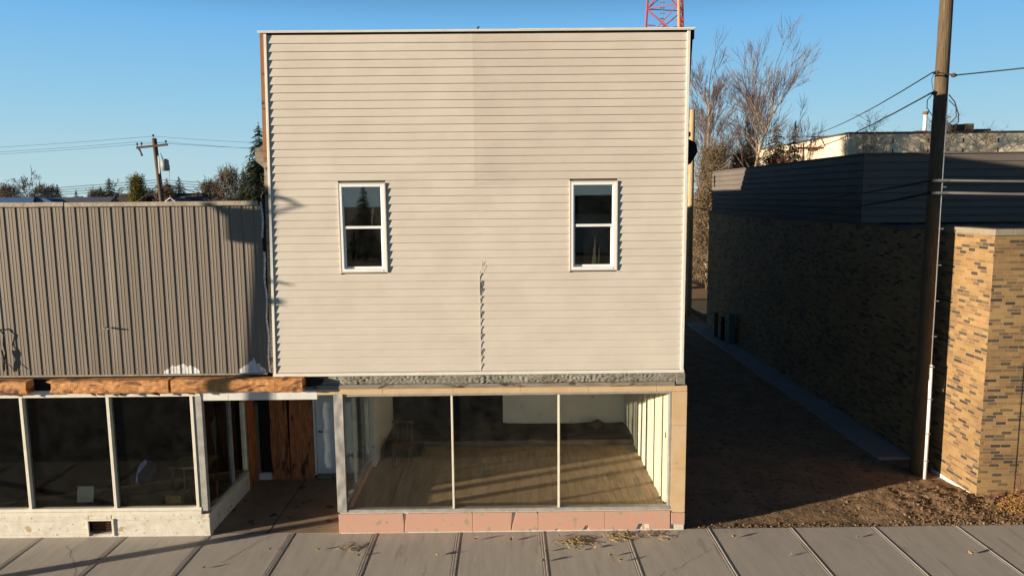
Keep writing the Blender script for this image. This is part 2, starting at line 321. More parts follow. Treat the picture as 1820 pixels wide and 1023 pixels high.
# pavement with tooled double-edged joints running away from the kerb, one slab every 1.53 m
sw = MB(); prof = []
xj = [.59+1.527*k for k in range(-13, 13)]
prof.append((-20.5, .0))
for x in xj: prof += [(x-.052, .0), (x-.048, -.006), (x-.040, -.006), (x-.034, .002), (x-.014, .002), (x-.009, -.008), (x+.002, -.008), (x+.010, .007), (x+.032, .006), (x+.038, 0)]
prof.append((21, 0)); prof = sorted(prof)
NY = 14; ys = [-3.6+(.045+3.6)*k/NY for k in range(NY+1)]
for a, b in zip(ys, ys[1:]): sw.strip(prof, a, b, 'y')
sw.quad((-20.5, -3.6, 0), (21, -3.6, 0), (21, -3.6, -.14), (-20.5, -3.6, -.14))
struct(sw.build('pavement', m_concrete))
ckm = MB(); r8 = random.Random(6)
for (x0_, y0_, x1_, y1_) in ((-4.35, -.02, -4.9, -1.0), (2.3, -1.7, 3.5, -.75), (5.6, -.1, 6.6, -.75), (-7.9, -.3, -7.0, -1.5)):
    P_ = [(x0_+(x1_-x0_)*i/14+r8.gauss(0, .018), y0_+(y1_-y0_)*i/14+r8.gauss(0, .018)) for i in range(15)]
    for (a, b), (c, d) in zip(P_, P_[1:]): ckm.quad((a-.0035, b, .0012), (a+.0035, b, .0012), (c+.0035, d, .0012), (c-.0035, d, .0012))
cko = ckm.build('pavement_cracks', mat('crack_dirt', (.10, .085, .07), rough=1)); cko['kind'] = 'structure'
struct(MB().box(-20.5, 21, -3.78, -3.605, -.13, -.003).build('kerb', m_concrete, bevel=.015))
struct(MB().grid(-200, 200, -16, -3.79, 10, 2, lambda x, y: (x, y, -.112)).build('road', m_asphalt))
struct(MB().box(-60, 60, -19, -16, -.13, .02).build('far_pavement', m_concrete))
struct(MB().box(-5.52, -3.12, .05, 2.7, -.05, .006).build('entry_floor', m_entry))
struct(MB().box(-4.46, -4.445, .05, 2.69, .007, .009).build('entry_joint', m_dark))
def dirt_z(x, y):
    z = -.02+.004*noise.noise(Vector((x*.7, y*.7, 0)))+.007*noise.noise(Vector((x*4, y*4, 1)))+.008*noise.noise(Vector((x*9, y*9, 4)))
    for rx, wd in ((4.9, .3), (6.7, .28)): z -= .012*math.exp(-((x-rx-.06*y+.1*math.sin(y*1.1))/wd)**2)
    rub = max(0, 1-math.hypot((x-9.0)/2.6, (y-1.1)/1.3)); z += .09*rub+rub*.06*noise.noise(Vector((x*3.2, y*3.2, 7)))+rub*.05*noise.noise(Vector((x*8, y*8, 2)))
    if y < .3: z = min(z, .01)-max(0, (.12-y))*.1
    return z
ad = MB(); ad.grid(3.05, 12.5, .046, 4.2, 190, 84, lambda x, y: (x, y, dirt_z(x, y)))
ad.grid(3.05, 9.6, 4.2, 30, 66, 130, lambda x, y: (x, y, dirt_z(x, y) if y < 4.3 else -.03+.02*noise.noise(Vector((x*.7, y*.7, 0)))))
struct(ad.build('alley_ground', m_dirt, smooth=True))
struct(MB().box(8.55, 9.33, 3.45, 21.5, -.1, .05).build('alley_path', mat('old_concrete', (.36, .34, .33), (.29, .28, .27), scale=2, rough=.9, bump=.4), bevel=.01))
struct(MB().grid(4, 30, 30, 60, 4, 4, lambda x, y: (x, y, -.02)).build('back_lane', m_dirt))
# gravel along the pavement edge and the rubble at the pilaster foot
gv = MB(); r2 = random.Random(3)
for i in range(2300):
    if i < 800: x = 3.2+r2.random()**1.6*6.8; y = .06+abs(r2.gauss(0, .09)); s = .006+.012*r2.random()
    elif i < 2000:
        x = r2.gauss(9.1, 1.1); y = .08+abs(r2.gauss(.5, .6)); s = .006+.022*r2.random()**3
    else: x = r2.uniform(3.3, 8.6); y = r2.uniform(.1, 3.3); s = .006+.012*r2.random()
    if x < 3.2 or y > 3.3: continue
    if x > 9.3 and y > 1.2: continue
    gv.blob((x, y, dirt_z(x, y)+s*.4), s, 1, i, (1.2, .9, .65))
tag(gv.build('gravel', m_stone), 'loose gravel and rubble over the bare soil beside the pavement', 'gravel', kind='stuff')

# ================================================================= CREAM SIDED BUILDING
B = thing('commercial_building', 'two-storey shop with cream horizontal vinyl siding and a wide empty storefront', 'building', (0, 0, 0))
FY = -.035                          # face of the siding
def lx(z): return -4.16+(z-2.98)/5.9*.12
ROW = .1344; NR = 43; Z0 = 3.03; SEAM = -.48
wins = [(-2.85, -2.14), (1.14, 1.86)]; WZ0, WZ1 = 4.85, 6.30
def siding(x_from, x_to, dy, dz, left):
    mb = MB(); r = random.Random(5 if left else 9)
    for k in range(NR+1):
        z0 = Z0+k*ROW+dz; z1 = min(z0+ROW, 8.83)
        if z0 > 8.8: break
        xl = lx(z0)+.04 if left else x_from
        xs = [xl+.012*r.random()] if left else [x_from]
        xe = x_to
        segs = [(xs[0], xe)]
        for (a, b) in wins:
            if z1 > WZ0-.02 and z0 < WZ1+.02:
                new = []
                for (p, q) in segs:
                    if p < a and q > b: new += [(p, a-.05), (b+.05, q)]
                    else: new.append((p, q))
                segs = new
        for (p, q) in segs:
            n = max(2, int((q-p)/.35)); wob = lambda x: .0022*noise.noise(Vector((x*1.1, k*2.3, 1 if left else 5)))
            P = [p+(q-p)*i/n for i in range(n+1)]
            for a, b in zip(P, P[1:]):
                wa, wb = wob(a), wob(b); y = FY+dy
                za, zb = z0+wa, z0+wb
                # butt lip, then the face leaning back to the next course
                pr = [(.024, 0), (0, 0), (.001, .012), (.022, z1-z0)]
                for (u, v) in zip(pr, pr[1:]):
                    mb.quad((a, y+u[0]+wa, za+u[1]), (b, y+u[0]+wb, zb+u[1]), (b, y+v[0]+wb, zb+v[1]), (a, y+v[0]+wa, za+v[1]))
    return mb
sdl = siding(-4.1, SEAM, 0, 0, True).build('siding_panels', m_siding, B, recalc=False)
sdr = siding(SEAM-.002, 3.06, -.0006, -.0015, False).build('siding_panels', m_siding, B, recalc=False)
# the wall behind the siding, with window openings
wl = MB()
def wall_with_holes(mb, x0, x1, y0, y1, z0, z1, holes):
    xs = sorted(set([x0, x1]+[v for h in holes for v in h[:2]])); zs = sorted(set([z0, z1]+[v for h in holes for v in h[2:]]))
    for a, b in zip(xs, xs[1:]):
        for c, d in zip(zs, zs[1:]):
            if any(h[0] <= a and b <= h[1] and h[2] <= c and d <= h[3] for h in holes): continue
            mb.box(a, b, y0, y1, c, d)
wall_with_holes(wl, -4.05, 3.1, -.001, .13, 2.96, 8.84, [(a, b, WZ0, WZ1) for a, b in wins])
wl.build('wall', mat('sheathing', (.10, .09, .075), rough=.9), B)
# side, rear and roof
sh = MB()
sh.box(3.0, 3.13, .131, 13.3, 0, 7.0).box(-4.1, -3.98, .131, 13.3, 2.66, 7.0).box(-4.1, -3.98, 2.78, 13.3, 0, 2.66).box(-3.98, 3.0, 13.2, 13.3, 0, 7.0)
sh.box(-4.1, 3.13, 13.301, 19.3, 0, 7.15)
sh.box(-3.98, 3.0, .131, 13.19, 2.68, 2.95)               # floor between the storeys
sh.build('side_walls', mat('side_stucco', (.25, .22, .18), (.18, .16, .13), scale=2, rough=.9), B)
rf = MB(); rf.prism([(-4.16, 7.1), (-4.16, 7.17), (-.48, 8.70), (3.2, 7.17), (3.2, 7.1), (-.48, 8.60)], .14, 12.1)
rf.prism([(-3.97, 7.0), (-.48, 8.56), (2.99, 7.0)], 12.0, 12.09)
rf.build('roof', m_houseroof, B)
for sx, pts_ in ((-1, [(-4.43, 6.97), (-4.13, 7.16), (-4.13, 6.60), (-4.24, 6.60), (-4.42, 6.76)]), (1, [(3.14, 7.08), (3.36, 6.98), (3.38, 6.84), (3.26, 6.64), (3.14, 6.60)])):
    ea = MB(); ea.prism(pts_, .35, .45); ea.build('eave_bracket', m_greyboard if sx < 0 else m_dark, B)
    ed = MB(); ed.quad(*[(p[0], .35+dy_, p[1]+.02) for p, dy_ in ((pts_[0], -.03), (pts_[1], -.03), (pts_[1], 1.6), (pts_[0], 1.6))]); ed.build('eave_board', m_houseroof, B)
# trims
def leaning(mb, x0, x1, y0, y1, z0, z1, lean):
    i = len(mb.v)
    for z in (z0, z1):
        d = lean(z)
        mb.v += [(x0+d, y0, z), (x1+d, y0, z), (x1+d, y1, z), (x0+d, y1, z)]
    for q in ((0, 3, 2, 1), (4, 5, 6, 7), (0, 1, 5, 4), (1, 2, 6, 5), (2, 3, 7, 6), (3, 0, 4, 7)): mb.f.append(tuple(i+k for k in q))
t = MB(); leaning(t, 0, .045, FY-.013, .1, 3.02, 8.85, lambda z: lx(z)); t.build('corner_trim', m_trim, B, bevel=.004)
MB().box(3.062, 3.115, FY-.015, .1, 2.99, 8.85).build('corner_trim', m_trim, B, bevel=.004)
MB().box(-4.17, 3.125, FY-.02, -.02, 2.965, 3.022).build('starter_trim', m_trim, B, bevel=.003)
cp = MB(); cp.box(-4.13, .2, -.085, .18, 8.852, 8.872).box(.203, 3.19, -.087, .18, 8.853, 8.875).box(-4.13, 3.17, -.084, -.074, 8.835, 8.851); cp.build('parapet_cap', m_trim, B, bevel=.003)
cb = MB(); cb.box(3.118, 3.185, -.02, .16, 8.70, 8.85); cb.prism([(3.118, 7.6), (3.165, 8.70), (3.118, 8.70)], .0, .12); cb.build('parapet_side_board', m_dark, B)
bl = MB(); leaning(bl, -.085, -.004, .0, .12, 6.72, 8.845, lambda z: lx(z)); bl.build('side_board', m_brownboard, B, bevel=.004)
bl = MB(); leaning(bl, -.075, -.004, .0, .10, 3.02, 6.715, lambda z: lx(z)); bl.build('side_board', m_greyboard, B, bevel=.004)
# seam cover strip with gaps in the lower half
sc_ = MB(); r3 = random.Random(11)
sc_.box(SEAM-.011, SEAM-.001, FY-.003, FY+.004, 3.03, 4.78)
for k in range(13): z = 3.15+k*ROW; sc_.box(SEAM-.002, SEAM+.005+.004*r3.random(), FY-.003, FY+.006, z-.02, z+.03+.05*r3.random())
sc_.build('seam_strip', m_siding, B)
for z0, z1, wd, xo in ((4.36, 4.66, .028, 0), (3.96, 4.12, .01, 0), (3.6, 3.74, .01, 0), (3.3, 3.44, .008, 0), (4.79, 5.0, .008, .05)):
    gp = MB(); gp.prism([(SEAM+xo, z0), (SEAM+xo+wd*.4, (z0+z1)/2-.06), (SEAM+xo+wd, (z0+z1)/2+.05), (SEAM+xo, z1)], FY-.0065, FY-.0085); gp.build('seam_gap', m_dark, B)
tag(MB().tube([(-.46, -.03, 8.873), (-.46, -.03, 8.905)], .016, 8).tube([(-.46, -.03, 8.905), (-.43, -.03, 8.92)], .012, 6).build('cap_bolt', m_black), 'tiny dark bolt standing on the parapet cap above the seam', 'bolt')
# upper windows
def window(x0, x1, B):
    z0, z1 = WZ0-.03, WZ1+.03; x0 -= .035; x1 += .035; y = FY-.010
    fr = MB(); f = .048
    fr.box(x0, x0+f, y, .10, z0, z1).box(x1-f, x1, y, .10, z0, z1).box(x0+f, x1-f, y, .10, z1-f, z1).box(x0+f, x1-f, y-.004, .10, z0, z0+f)
    W = fr.build('window', m_vinylw, B, bevel=.004)
    zm = (z0+z1)/2-.01
    jc = MB(); jc.box(x0-.022, x0-.001, FY-.014, .0, z0-.02, z1+.02).box(x1+.001, x1+.022, FY-.018, .0, z0-.02, z1+.02).box(x0-.001, x1+.001, FY-.014, .0, z1+.001, z1+.02).box(x0-.001, x1+.001, FY-.014, .0, z0-.02, z0-.001)
    jc.build('trim_channel', m_siding, W, bevel=.002)
    ss = MB(); g = .022; a, b = x0+f+.001, x1-f-.001
    ss.box(a, b, y+.02, y+.045, zm, zm+.045)                       # meeting rail
    ss.box(a, a+g, y+.02, y+.05, zm+.046, z1-f-.001).box(b-g, b, y+.02, y+.05, zm+.046, z1-f-.001)
    # lower sash set back
    ss.box(a+.001, a+.03, y+.066, y+.09, z0+f+.001, zm+.03).box(b-.04, b-.001, y+.066, y+.09, z0+f+.001, zm+.03).box(a+.03, b-.04, y+.066, y+.09, z0+f+.001, z0+f+.035)
    ss.build('sash', m_vinylw, W, bevel=.002)
    MB().box(a+.01, b-.01, y+.034, y+.038, zm+.046, z1-f-.001).build('pane', m_glassw, W)
    MB().box(a+.02, b-.02, y+.076, y+.080, z0+f+.03, zm+.045).build('pane', m_glassw, W)
    return W
for a, b in wins: window(a, b, B)
for a, b in wins:
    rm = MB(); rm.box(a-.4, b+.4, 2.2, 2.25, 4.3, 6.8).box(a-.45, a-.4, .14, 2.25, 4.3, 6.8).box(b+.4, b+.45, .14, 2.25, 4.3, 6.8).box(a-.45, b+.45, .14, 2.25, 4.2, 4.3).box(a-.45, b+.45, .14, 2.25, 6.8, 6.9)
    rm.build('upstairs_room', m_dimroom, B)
for i, (x, w_) in enumerate(((1.52, .04), (1.60, .02))): ct = MB(); ct.prism([(x-w_, 4.9), (x+w_, 4.9), (x+w_*.2+.02, 5.4-.15*i), (x-w_*.2+.03, 5.4-.15*i)], .07+.02*i, .073+.02*i); ct.build('torn_curtain', m_curtain, B)
ct = MB(); ct.prism([(-2.37, 5.70), (-2.34, 5.93), (-2.31, 5.90), (-2.335, 5.72), (-2.35, 5.6)], .055, .058)
ct.build('torn_curtain', m_curtain, B)
# mortar crusted header
def crust(x, z):
    t = (z-2.80)/.15
    a = .026+.012*noise.noise(Vector((x*5, z*16, 0)))+.018*noise.noise(Vector((x*19, z*34, 3)))+.004*noise.noise(Vector((x*50, z*70, 8)))
    e = min(1, max(0, (z-2.79)/.02))*min(1, max(0, (2.955-z)/.02))
    big = max(0, noise.noise(Vector((x*1.3, 4, 2)))+.35)
    return (x, .02-a*e*(.5+big*.9), z)
MB().grid(-3.62, 3.0, 2.79, 2.962, 560, 16, crust).build('header_mortar', m_mortar, B, smooth=True)
hb = MB(); hb.box(-3.62, 2.98, -.012, .12, 2.715, 2.792); hb.box(-3.62, 3.12, .021, .12, 2.793, 2.955); hb.build('header_board', m_greyboard, B, bevel=.006)
MB().box(3.0, 3.16, -.005, .12, 2.74, 2.955).build('header_end_block', m_mortar, B, bevel=.008)
# dark torn flashing at the end of the log
MB().prism([(-3.60, 2.95), (-3.28, 2.95), (-3.31, 2.84), (-3.37, 2.79), (-3.58, 2.77)], -.03, .018).build('torn_flashing', m_dark, B)
# tan fascia and pier tiles
fx = [-3.42, -2.25, -.99, .21, 1.43, 2.65, 3.2]
for a, b in zip(fx, fx[1:]):
    MB().box(a+.002, b-.002, .0 if b < 3 else .001, .12, 2.612, 2.712).build('fascia_tile', m_tantile, B, bevel=.003)
pz = [.352, 1.17, 1.98, 2.609]
for a, b in zip(pz, pz[1:]):
    MB().box(2.935, 3.2, -.004, .15, a+.002, b-.002).build('pier_tile', m_tantile, B, bevel=.003)
# pink base tiles, chipped and gapping
bx = [-3.12, -1.925, -.68, .52, 1.74, 2.93]
shapes = [
    [(-3.12, .03), (-3.12, .385), (-1.955, .385), (-1.935, .22), (-1.94, .04), (-1.96, .02)],
    [(-1.925, .03), (-1.92, .18), (-1.89, .34), (-1.87, .385), (-.70, .385), (-.685, .37), (-.684, .03)],
    [(-.678, .03), (-.678, .37), (-.665, .385), (.045, .385), (.02, .12), (.024, .03)],
    [(.03, .03), (.045, .13), (.125, .385), (.49, .385), (.515, .34), (.517, .06), (.44, .03), (.38, .06), (.30, .03)],
    [(.523, .03), (.523, .385), (1.736, .385), (1.736, .03), (1.45, .03), (1.43, .12), (1.39, .12), (1.33, .03), (.95, .03), (.87, .06), (.78, .03)],
    [(1.742, .03), (1.742, .385), (2.93, .385), (2.93, .03), (2.54, .03), (2.54, .13), (2.36, .14), (2.31, .03)],
    [(2.96, .12), (2.955, .345), (3.20, .34), (3.20, .11)]]
for p in shapes: MB().prism(p, -.018, .01).build('base_tile', m_pink, B, bevel=.004)
MB().box(-3.10, 3.19, .014, .12, 0, .40).build('base_wall', m_stucco, B)
bt = MB(); bt.box(-3.12, -3.0, .125, 2.70, 0, .40); bt.build('return_base_wall', m_pink, B)
# storefront frame
sf = MB()
sf.box(-3.10, 2.93, -.01, .11, .402, .462)            # sill
sf.box(-2.935, 2.93, .0, .10, 2.575, 2.610)
sf.box(2.885, 2.932, .0, .10, .463, 2.574)
sfo = sf.build('storefront_frame', m_alum, B, bevel=.005)
def crumple(mb, x0, x1, y, z0, z1):
    mb.grid(x0, x1, z0, z1, 6, 60, lambda x, z: (x, y+.010*noise.noise(Vector((x*9, z*5, 2)))+.012*noise.noise(Vector((x*3, z*1.7, 6))), z))
cr = MB(); crumple(cr, -3.13, -2.965, -.025, .43, 2.63); cr.box(-3.125, -2.97, -.008, .11, .463, 2.61); cr.build('corner_post', m_alum, B)
for x in (-1.02, .90):
    q = MB(); q.box(x-.018, x+.018, -.004, .09, .463, 2.574); q.build('mullion', m_oldframe, B, bevel=.004)
for a, b in ((-2.964, -1.039), (-1.001, .881), (.919, 2.884)):
    MB().box(a, b, .045, .051, .463, 2.574).build('window_pane', m_glass, B)
lf = MB(); lf.box(-3.115, -3.035, .112, 2.66, .402, .45).box(-3.115, -3.035, .112, 2.66, 2.57, 2.61).box(-3.115, -3.035, 2.60, 2.66, .451, 2.569).box(-3.105, -3.045, 1.32, 1.36, .451, 2.569)
lf.build('storefront_frame', m_alum, B)
for a, b in ((.113, 1.319), (1.361, 2.599)): MB().box(-3.078, -3.072, a, b, .451, 2.569).build('window_pane', m_glass, B)
# interior of the shop
fl = MB(); fl.box(-3.03, 2.98, .13, 5.2, .05, .244)
for i in range(40): fl.box(-3.03+i*.15+.003, -3.03+i*.15+.147, .14, 3.92, .2445, .25)
fl.build('shop_floor', m_floor_in, B)
iw = MB(); iw.box(2.955, 2.995, .13, 5.2, .251, 2.67)
iw.box(-3.04, -2.93, 2.67, 5.2, .251, 2.67)
iw.box(-.15, 2.954, 5.2, 5.3, .251, 2.67).box(-2.929, -1.55, 5.2, 5.3, 1.12, 2.67)
iw.box(-3.97, -3.05, 2.78, 2.82, .05, 2.67)
for y in (.45, .95, 1.4, 2.0, 2.6, 3.2): iw.box(2.935, 2.9548, y, y+.035, .251, 2.66)
iw.build('shop_wall', m_wall_in, B)
MB().box(2.925, 2.9348, .45, .485, 1.6, 1.7).build('wall_bracket', m_black, B)
MB().box(-1.54, -.16, 8.3, 8.4, .251, 2.67).build('back_room_wall', m_dark, B)
ce = MB(); ce.box(-3.03, 2.98, .13, 8.6, 2.671, 2.679); ce.build('shop_ceiling', m_wall_in, B)
st = MB(); st.box(-2.92, 2.93, 3.93, 5.19, .251, .37); st.build('platform', mat('platform_board', (.20, .16, .11), (.12, .09, .065), scale=3), B, bevel=.008)
MB().grid(-2.9, 2.9, 3.97, 5.18, 60, 16, lambda x, y: (x, y, .375+.02*(1+noise.noise(Vector((x*2, y*3, 0))))+.07*max(0, noise.noise(Vector((x*1.3, 8, 0))))*(y-3.97))).build('floor_felt', m_darkcloth, B)
MB().box(.12, .72, 5.17, 5.199, 1.20, 1.5).build('back_window_frame', m_whitepaint, B)
MB().box(.16, .68, 5.16, 5.169, 1.24, 1.46).build('back_window_glass', m_dark, B)

# free-standing things in the shop
def slat_chair(loc, label, seatm):
    x, y, z = loc; T = thing('chair', label, 'chair', loc)
    MB().box(x-.22, x+.22, y-.2, y+.2, z+.42, z+.47).build('seat', seatm, T, bevel=.015)
    bk = MB()
    for a in (-.2, -.1, 0, .1, .2): bk.box(x+a-.012, x+a+.012, y+.17, y+.19, z+.471, z+.9)
    bk.box(x-.24, x+.24, y+.165, y+.195, z+.901, z+.96); bk.build('backrest', m_chairwood, T)
    for a in (-.19, .19):
        for b in (-.17, .17): MB().tube([(x+a, y+b, z), (x+a*.95, y+b*.95, z+.419)], .017, 8).build('leg', m_chairwood, T)
    return T
slat_chair((-2.35, 2.75, .252), 'brown slat-back chair with a red seat inside the empty shop', m_redseat)
T = MB(); T.blob((2.2, 4.75, .48), .14, 2, 4, (1.6, 1, .6)); tag(T.build('cloth_heap', m_darkcloth), 'dark heap of cloth on the low platform near the right wall', 'cloth')
T = MB(); T.box(-2.85, -2.0, 3.3, 3.8, .252, .40); T.blob((-2.4, 3.5, .46), .22, 2, 8, (1.6, 1, .5)); tag(T.build('junk_pile', m_darkcloth), 'low dark pile of junk on the shop floor behind the chair', 'junk pile')

# ================================================================= METAL CLAD BUILDING
A = thing('metal_clad_shop', 'low shop with brown ribbed metal cladding over a dark glass storefront', 'building', (-8, 0, 0))
pr = []; x = -13.0; k = 0
while x < -4.32:
    # major rib, then two shallow ribs
    pr += [(x, .0), (x+.006, -.013), (x+.018, -.013), (x+.024, .0), (x+.082, .0), (x+.087, -.0035), (x+.099, -.0035), (x+.104, 0), (x+.137, 0), (x+.142, -.0035), (x+.154, -.0035), (x+.159, 0)]
    x += .2045; k += 1
cl = MB()
for a, b in ((3.03, 4.0), (4.0, 5.0), (5.0, 6.0)): cl.strip(pr, a, b, 'z')
x = -13+.045
for i in range(42):
    for z in (3.12, 3.75, 4.4, 5.0, 5.55): cl.box(x-.006, x+.006, -.007, .0005, z-.006, z+.006)
    x += .2045
clad = cl.build('metal_cladding', m_metal_clad, A, recalc=False)
scf = mat('white_scuff', (.72, .72, .71), (.50, .49, .47), scale=8, rough=.9, lo=.45, hi=.70)
cap = MB()
for a, b, dz in ((-13, -9.9, 0), (-9.89, -7.62, .008), (-7.60, -4.28, 0)):
    cap.grid(a, b, 0, 1, 30, 1, lambda x, v: (x, -.05, 5.985+v*.075+dz+.006*noise.noise(Vector((x*2, 1, 0)))))
    cap.grid(a, b, 0, 1, 30, 1, lambda x, v: (x, -.05+v*.33, 6.06+dz+.006*noise.noise(Vector((x*2, 1, 0)))))
cap.build('parapet_cap', m_capm, A)
ab = MB(); ab.box(-13, -4.3, .03, .25, 2.74, 6.02).box(-13, -4.12, .26, 9, 5.4, 5.55).box(-13, -12.9, .25, 9, 0, 5.5).box(-13, -4.12, 9, 9.1, 0, 5.5)
ab.build('wall', m_dark, A)
# the gap beside the cream shop: membrane, tar and caulk
ab = MB(); ab.box(-4.298, -4.165, .03, .08, 3.03, 6.05); ab.build('gap_membrane', m_black, A)
for za_, zb_ in ((3.04, 5.18), (5.42, 6.04)):
    n_ = int((zb_-za_)/.02); pts_ = [(-4.245+.012*math.sin(z_*9)+.008*noise.noise(Vector((z_*30, 1, 1))), .012, z_) for z_ in [za_+(zb_-za_)*i/n_ for i in range(n_+1)]]
    MB().tube(pts_, [.020+.016*noise.noise(Vector((i*.9, 5, 2))) for i in range(n_+1)], 7).build('caulk_bead', m_dirty_white, A)
# white scuffs as low ribs of paint following the ribs
for (xa, xb, ht, sd_) in ((-6.12, -5.48, .21, 3), (-4.80, -4.30, .25, 8)):
    sp = MB()
    for (p, q) in zip(pr, pr[1:]):
        if p[0] < xa or q[0] > xb: continue
        u0 = (p[0]-xa)/(xb-xa); u1 = (q[0]-xa)/(xb-xa)
        h = lambda u: ht*(math.sin(math.pi*(.12+.76*u))**1.3)*(.60+.7*abs(noise.noise(Vector((u*6, sd_, 0)))))+.01
        sp.quad((p[0], p[1]-.0015, 3.031), (q[0], q[1]-.0015, 3.031), (q[0], q[1]-.0015, 3.03+h(u1)), (p[0], p[1]-.0015, 3.03+h(u0)))
    sp.build('white_patch', scf, A, recalc=False)
MB().box(-13, -4.28, -.035, .02, 3.005, 3.029).build('drip_edge', m_capm, A)
# log slabs on the beam
def slab(x0, x1, seed):
    mb = MB(); n = max(8, int((x1-x0)/.03)); prof_ = [(0, 0), (-.12, -.002), (-.205, .008), (-.222, .04), (-.228, .10), (-.228, .16), (-.220, .215), (-.19, .236), (0, .238)]
    m = len(prof_); i0 = len(mb.v)
    for a in range(n+1):
        x = x0+(x1-x0)*a/n
        for j, (py, pz_) in enumerate(prof_):
            d = .012*noise.noise(Vector((x*3, pz_*9, seed)))+.008*noise.noise(Vector((x*12, pz_*22, seed)))
            zz = .018*noise.noise(Vector((x*2.2, 5+seed, j)))+.010*noise.noise(Vector((x*9, 5+seed, j)))
            mb.v.append((x+(.015*noise.noise(Vector((seed, j, a*9))) if a in (0, n) else 0), py-d-.02, 2.735+pz_+zz*(1 if j < 3 else .5)))
    for a in range(n):
        for j in range(m-1): k_ = i0+a*m+j; mb.f.append((k_, k_+1, k_+m+1, k_+m))
    mb.f.append(tuple(i0+j for j in range(m))); mb.f.append(tuple(i0+n*m+j for j in range(m))[::-1])
    return mb
for a, b, s_ in ((-12.9, -8.42, 1), (-7.98, -5.95, 2), (-5.90, -3.61, 3)):
    slab(a, b, s_).build('log_slab', m_log, A)
# splinter shape at the broken end
br_ = MB(); br_.prism([(-8.05, 2.76), (-7.97, 2.90), (-8.10, 2.955), (-8.0, 2.97), (-7.9, 2.95), (-7.9, 2.75)], -.20, -.05); br_.build('log_splinter', m_log, A)
r5 = random.Random(4)
for x in (-8.7, -7.4, -7.3, -6.95, -6.9, -6.35, -6.3, -5.7):
    nl = MB(); nl.prism([(x, 2.76), (x+.08+.08*r5.random(), 2.74), (x+.14+.06*r5.random(), 2.66+.02*r5.random()), (x+.06, 2.69)], -.14, -.13); nl.build('peeling_bark', m_trunk, A)
wb = MB(); wb.box(-13, -5.52, .0, .12, 2.66, 2.74); wb.build('header_strip', m_whitepaint, A, bevel=.004)
MB().box(-13, -5.5, -.012, .11, 2.618, 2.66).build('window_head', m_oldframe, A, bevel=.004)
for a, b in ((-5.518, -5.01), (-5.006, -4.16), (-4.156, -3.425)):
    MB().box(a, b, .01, .12, 2.53, 2.70).build('soffit_tile', m_whitepaint, A, bevel=.003)
MB().box(-5.52, -3.13, .121, 2.7, 2.60, 2.66).build('entry_soffit', m_greyboard, A)
# storefront
xm = [-13.0, -11.8, -10.25, -8.69, -7.15, -5.66]
f2 = MB(); f2.box(-13, -5.60, -.015, .10, .49, .55).box(-13, -5.60, -.035, .10, .425, .489)
f2.build('window_sill', m_oldframe, A, bevel=.006)
for x in xm[1:]: MB().box(x-.028, x+.028, -.02, .115, .551, 2.617).build('mullion', m_oldframe, A, bevel=.005)
MB().box(-5.628, -5.485, -.004, .10, .47, 2.617).build('corner_post', m_alum, A, bevel=.006)
for a, b in zip(xm, xm[1:]): MB().box(a+.03, b-.03, .06, .066, .551, 2.617).build('window_pane', m_glassd, A)
ws = MB(); wall_with_holes(ws, -13, -5.46, -.02, .12, .0, .424, [(-7.66, -7.24, .06, .32)]); ws.box(-5.6, -5.49, .121, 2.12, .0, .40)
ws.build('stucco_base', m_stucco, A, bevel=.012)
vt = MB(); vt.box(-7.70, -7.66, -.045, .10, .03, .355).box(-7.24, -7.20, -.045, .10, .03, .355).box(-7.66, -7.24, -.045, .10, .321, .355)
vt.build('vent_frame', m_oldframe, A, bevel=.004)
vg = MB(); vg.box(-7.659, -7.241, .10, .11, .03, .32)
for i in range(5): vg.box(-7.659, -7.241, .06, .07, .09+.045*i, .10+.045*i)
vg.build('vent_grille', plain('rust', (.14, .06, .035), .9), A)
# return windows along the entry
f3 = MB(); f3.box(-5.60, -5.50, .121, 2.12, .401, .46).box(-5.60, -5.50, .121, 2.12, 2.56, 2.614).box(-5.60, -5.50, 2.06, 2.12, .461, 2.559).box(-5.59, -5.51, 1.32, 1.38, .461, 2.559)
f3.build('storefront_frame', m_alum, A)
for a, b in ((.121, 1.319), (1.381, 2.059)): MB().box(-5.556, -5.55, a, b, .461, 2.559).build('window_pane', m_glassd, A)
# back of the entry: planks, dark doorway, white door
for i, (a, b, dy, tl) in enumerate(((-5.60, -5.50, -.02, 0), (-5.19, -5.00, 0, .005), (-4.99, -4.78, -.035, -.008), (-4.77, -4.52, -.02, .012), (-4.51, -4.25, .0, -.004))):
    q = MB(); q.grid(0, 1, 0, 2.61, 4, 36, lambda u, z: (a+(b-a)*u+tl*z+.012*noise.noise(Vector((z*2, i, 0)))*(1 if u in (0, 1) else .3), 2.64+dy+.015*noise.noise(Vector((u*3, z*3, i))), z)); q.build('entry_plank', m_plank, A)
pl = MB(); pl.box(-5.6, -5.49, 2.13, 2.64, 0, 2.6); pl.build('entry_side_board', m_plank, A)
MB().box(-5.62, -3.13, 2.70, 2.78, -.05, 2.7).build('entry_back_wall', m_dark, A)
MB().box(-5.47, -5.2, 2.62, 2.69, 0, .16).build('door_step', m_whitepaint, A)
df = MB(); df.box(-4.24, -4.20, 2.62, 2.69, .1, 2.6); df.build('door_frame', m_whitepaint, A)
D = MB().box(-4.19, -3.3, 2.655, 2.698, .12, 2.12).build('door', m_door, A, bevel=.004)
for z in (.35, .85, 1.35, 1.75):
    for x in (-4.05, -3.68): MB().box(x, x+.26, 2.648, 2.6548, z, z+.26).build('door_panel', m_door, D, bevel=.006)
MB().tube([(-4.12, 2.655, 1.08), (-4.12, 2.60, 1.08), (-4.05, 2.59, 1.08)], .014, 8).build('handle', m_black, D)
MB().box(-4.2, -3.3, 2.60, 2.698, .0, .115).build('threshold', m_greyboard, A)
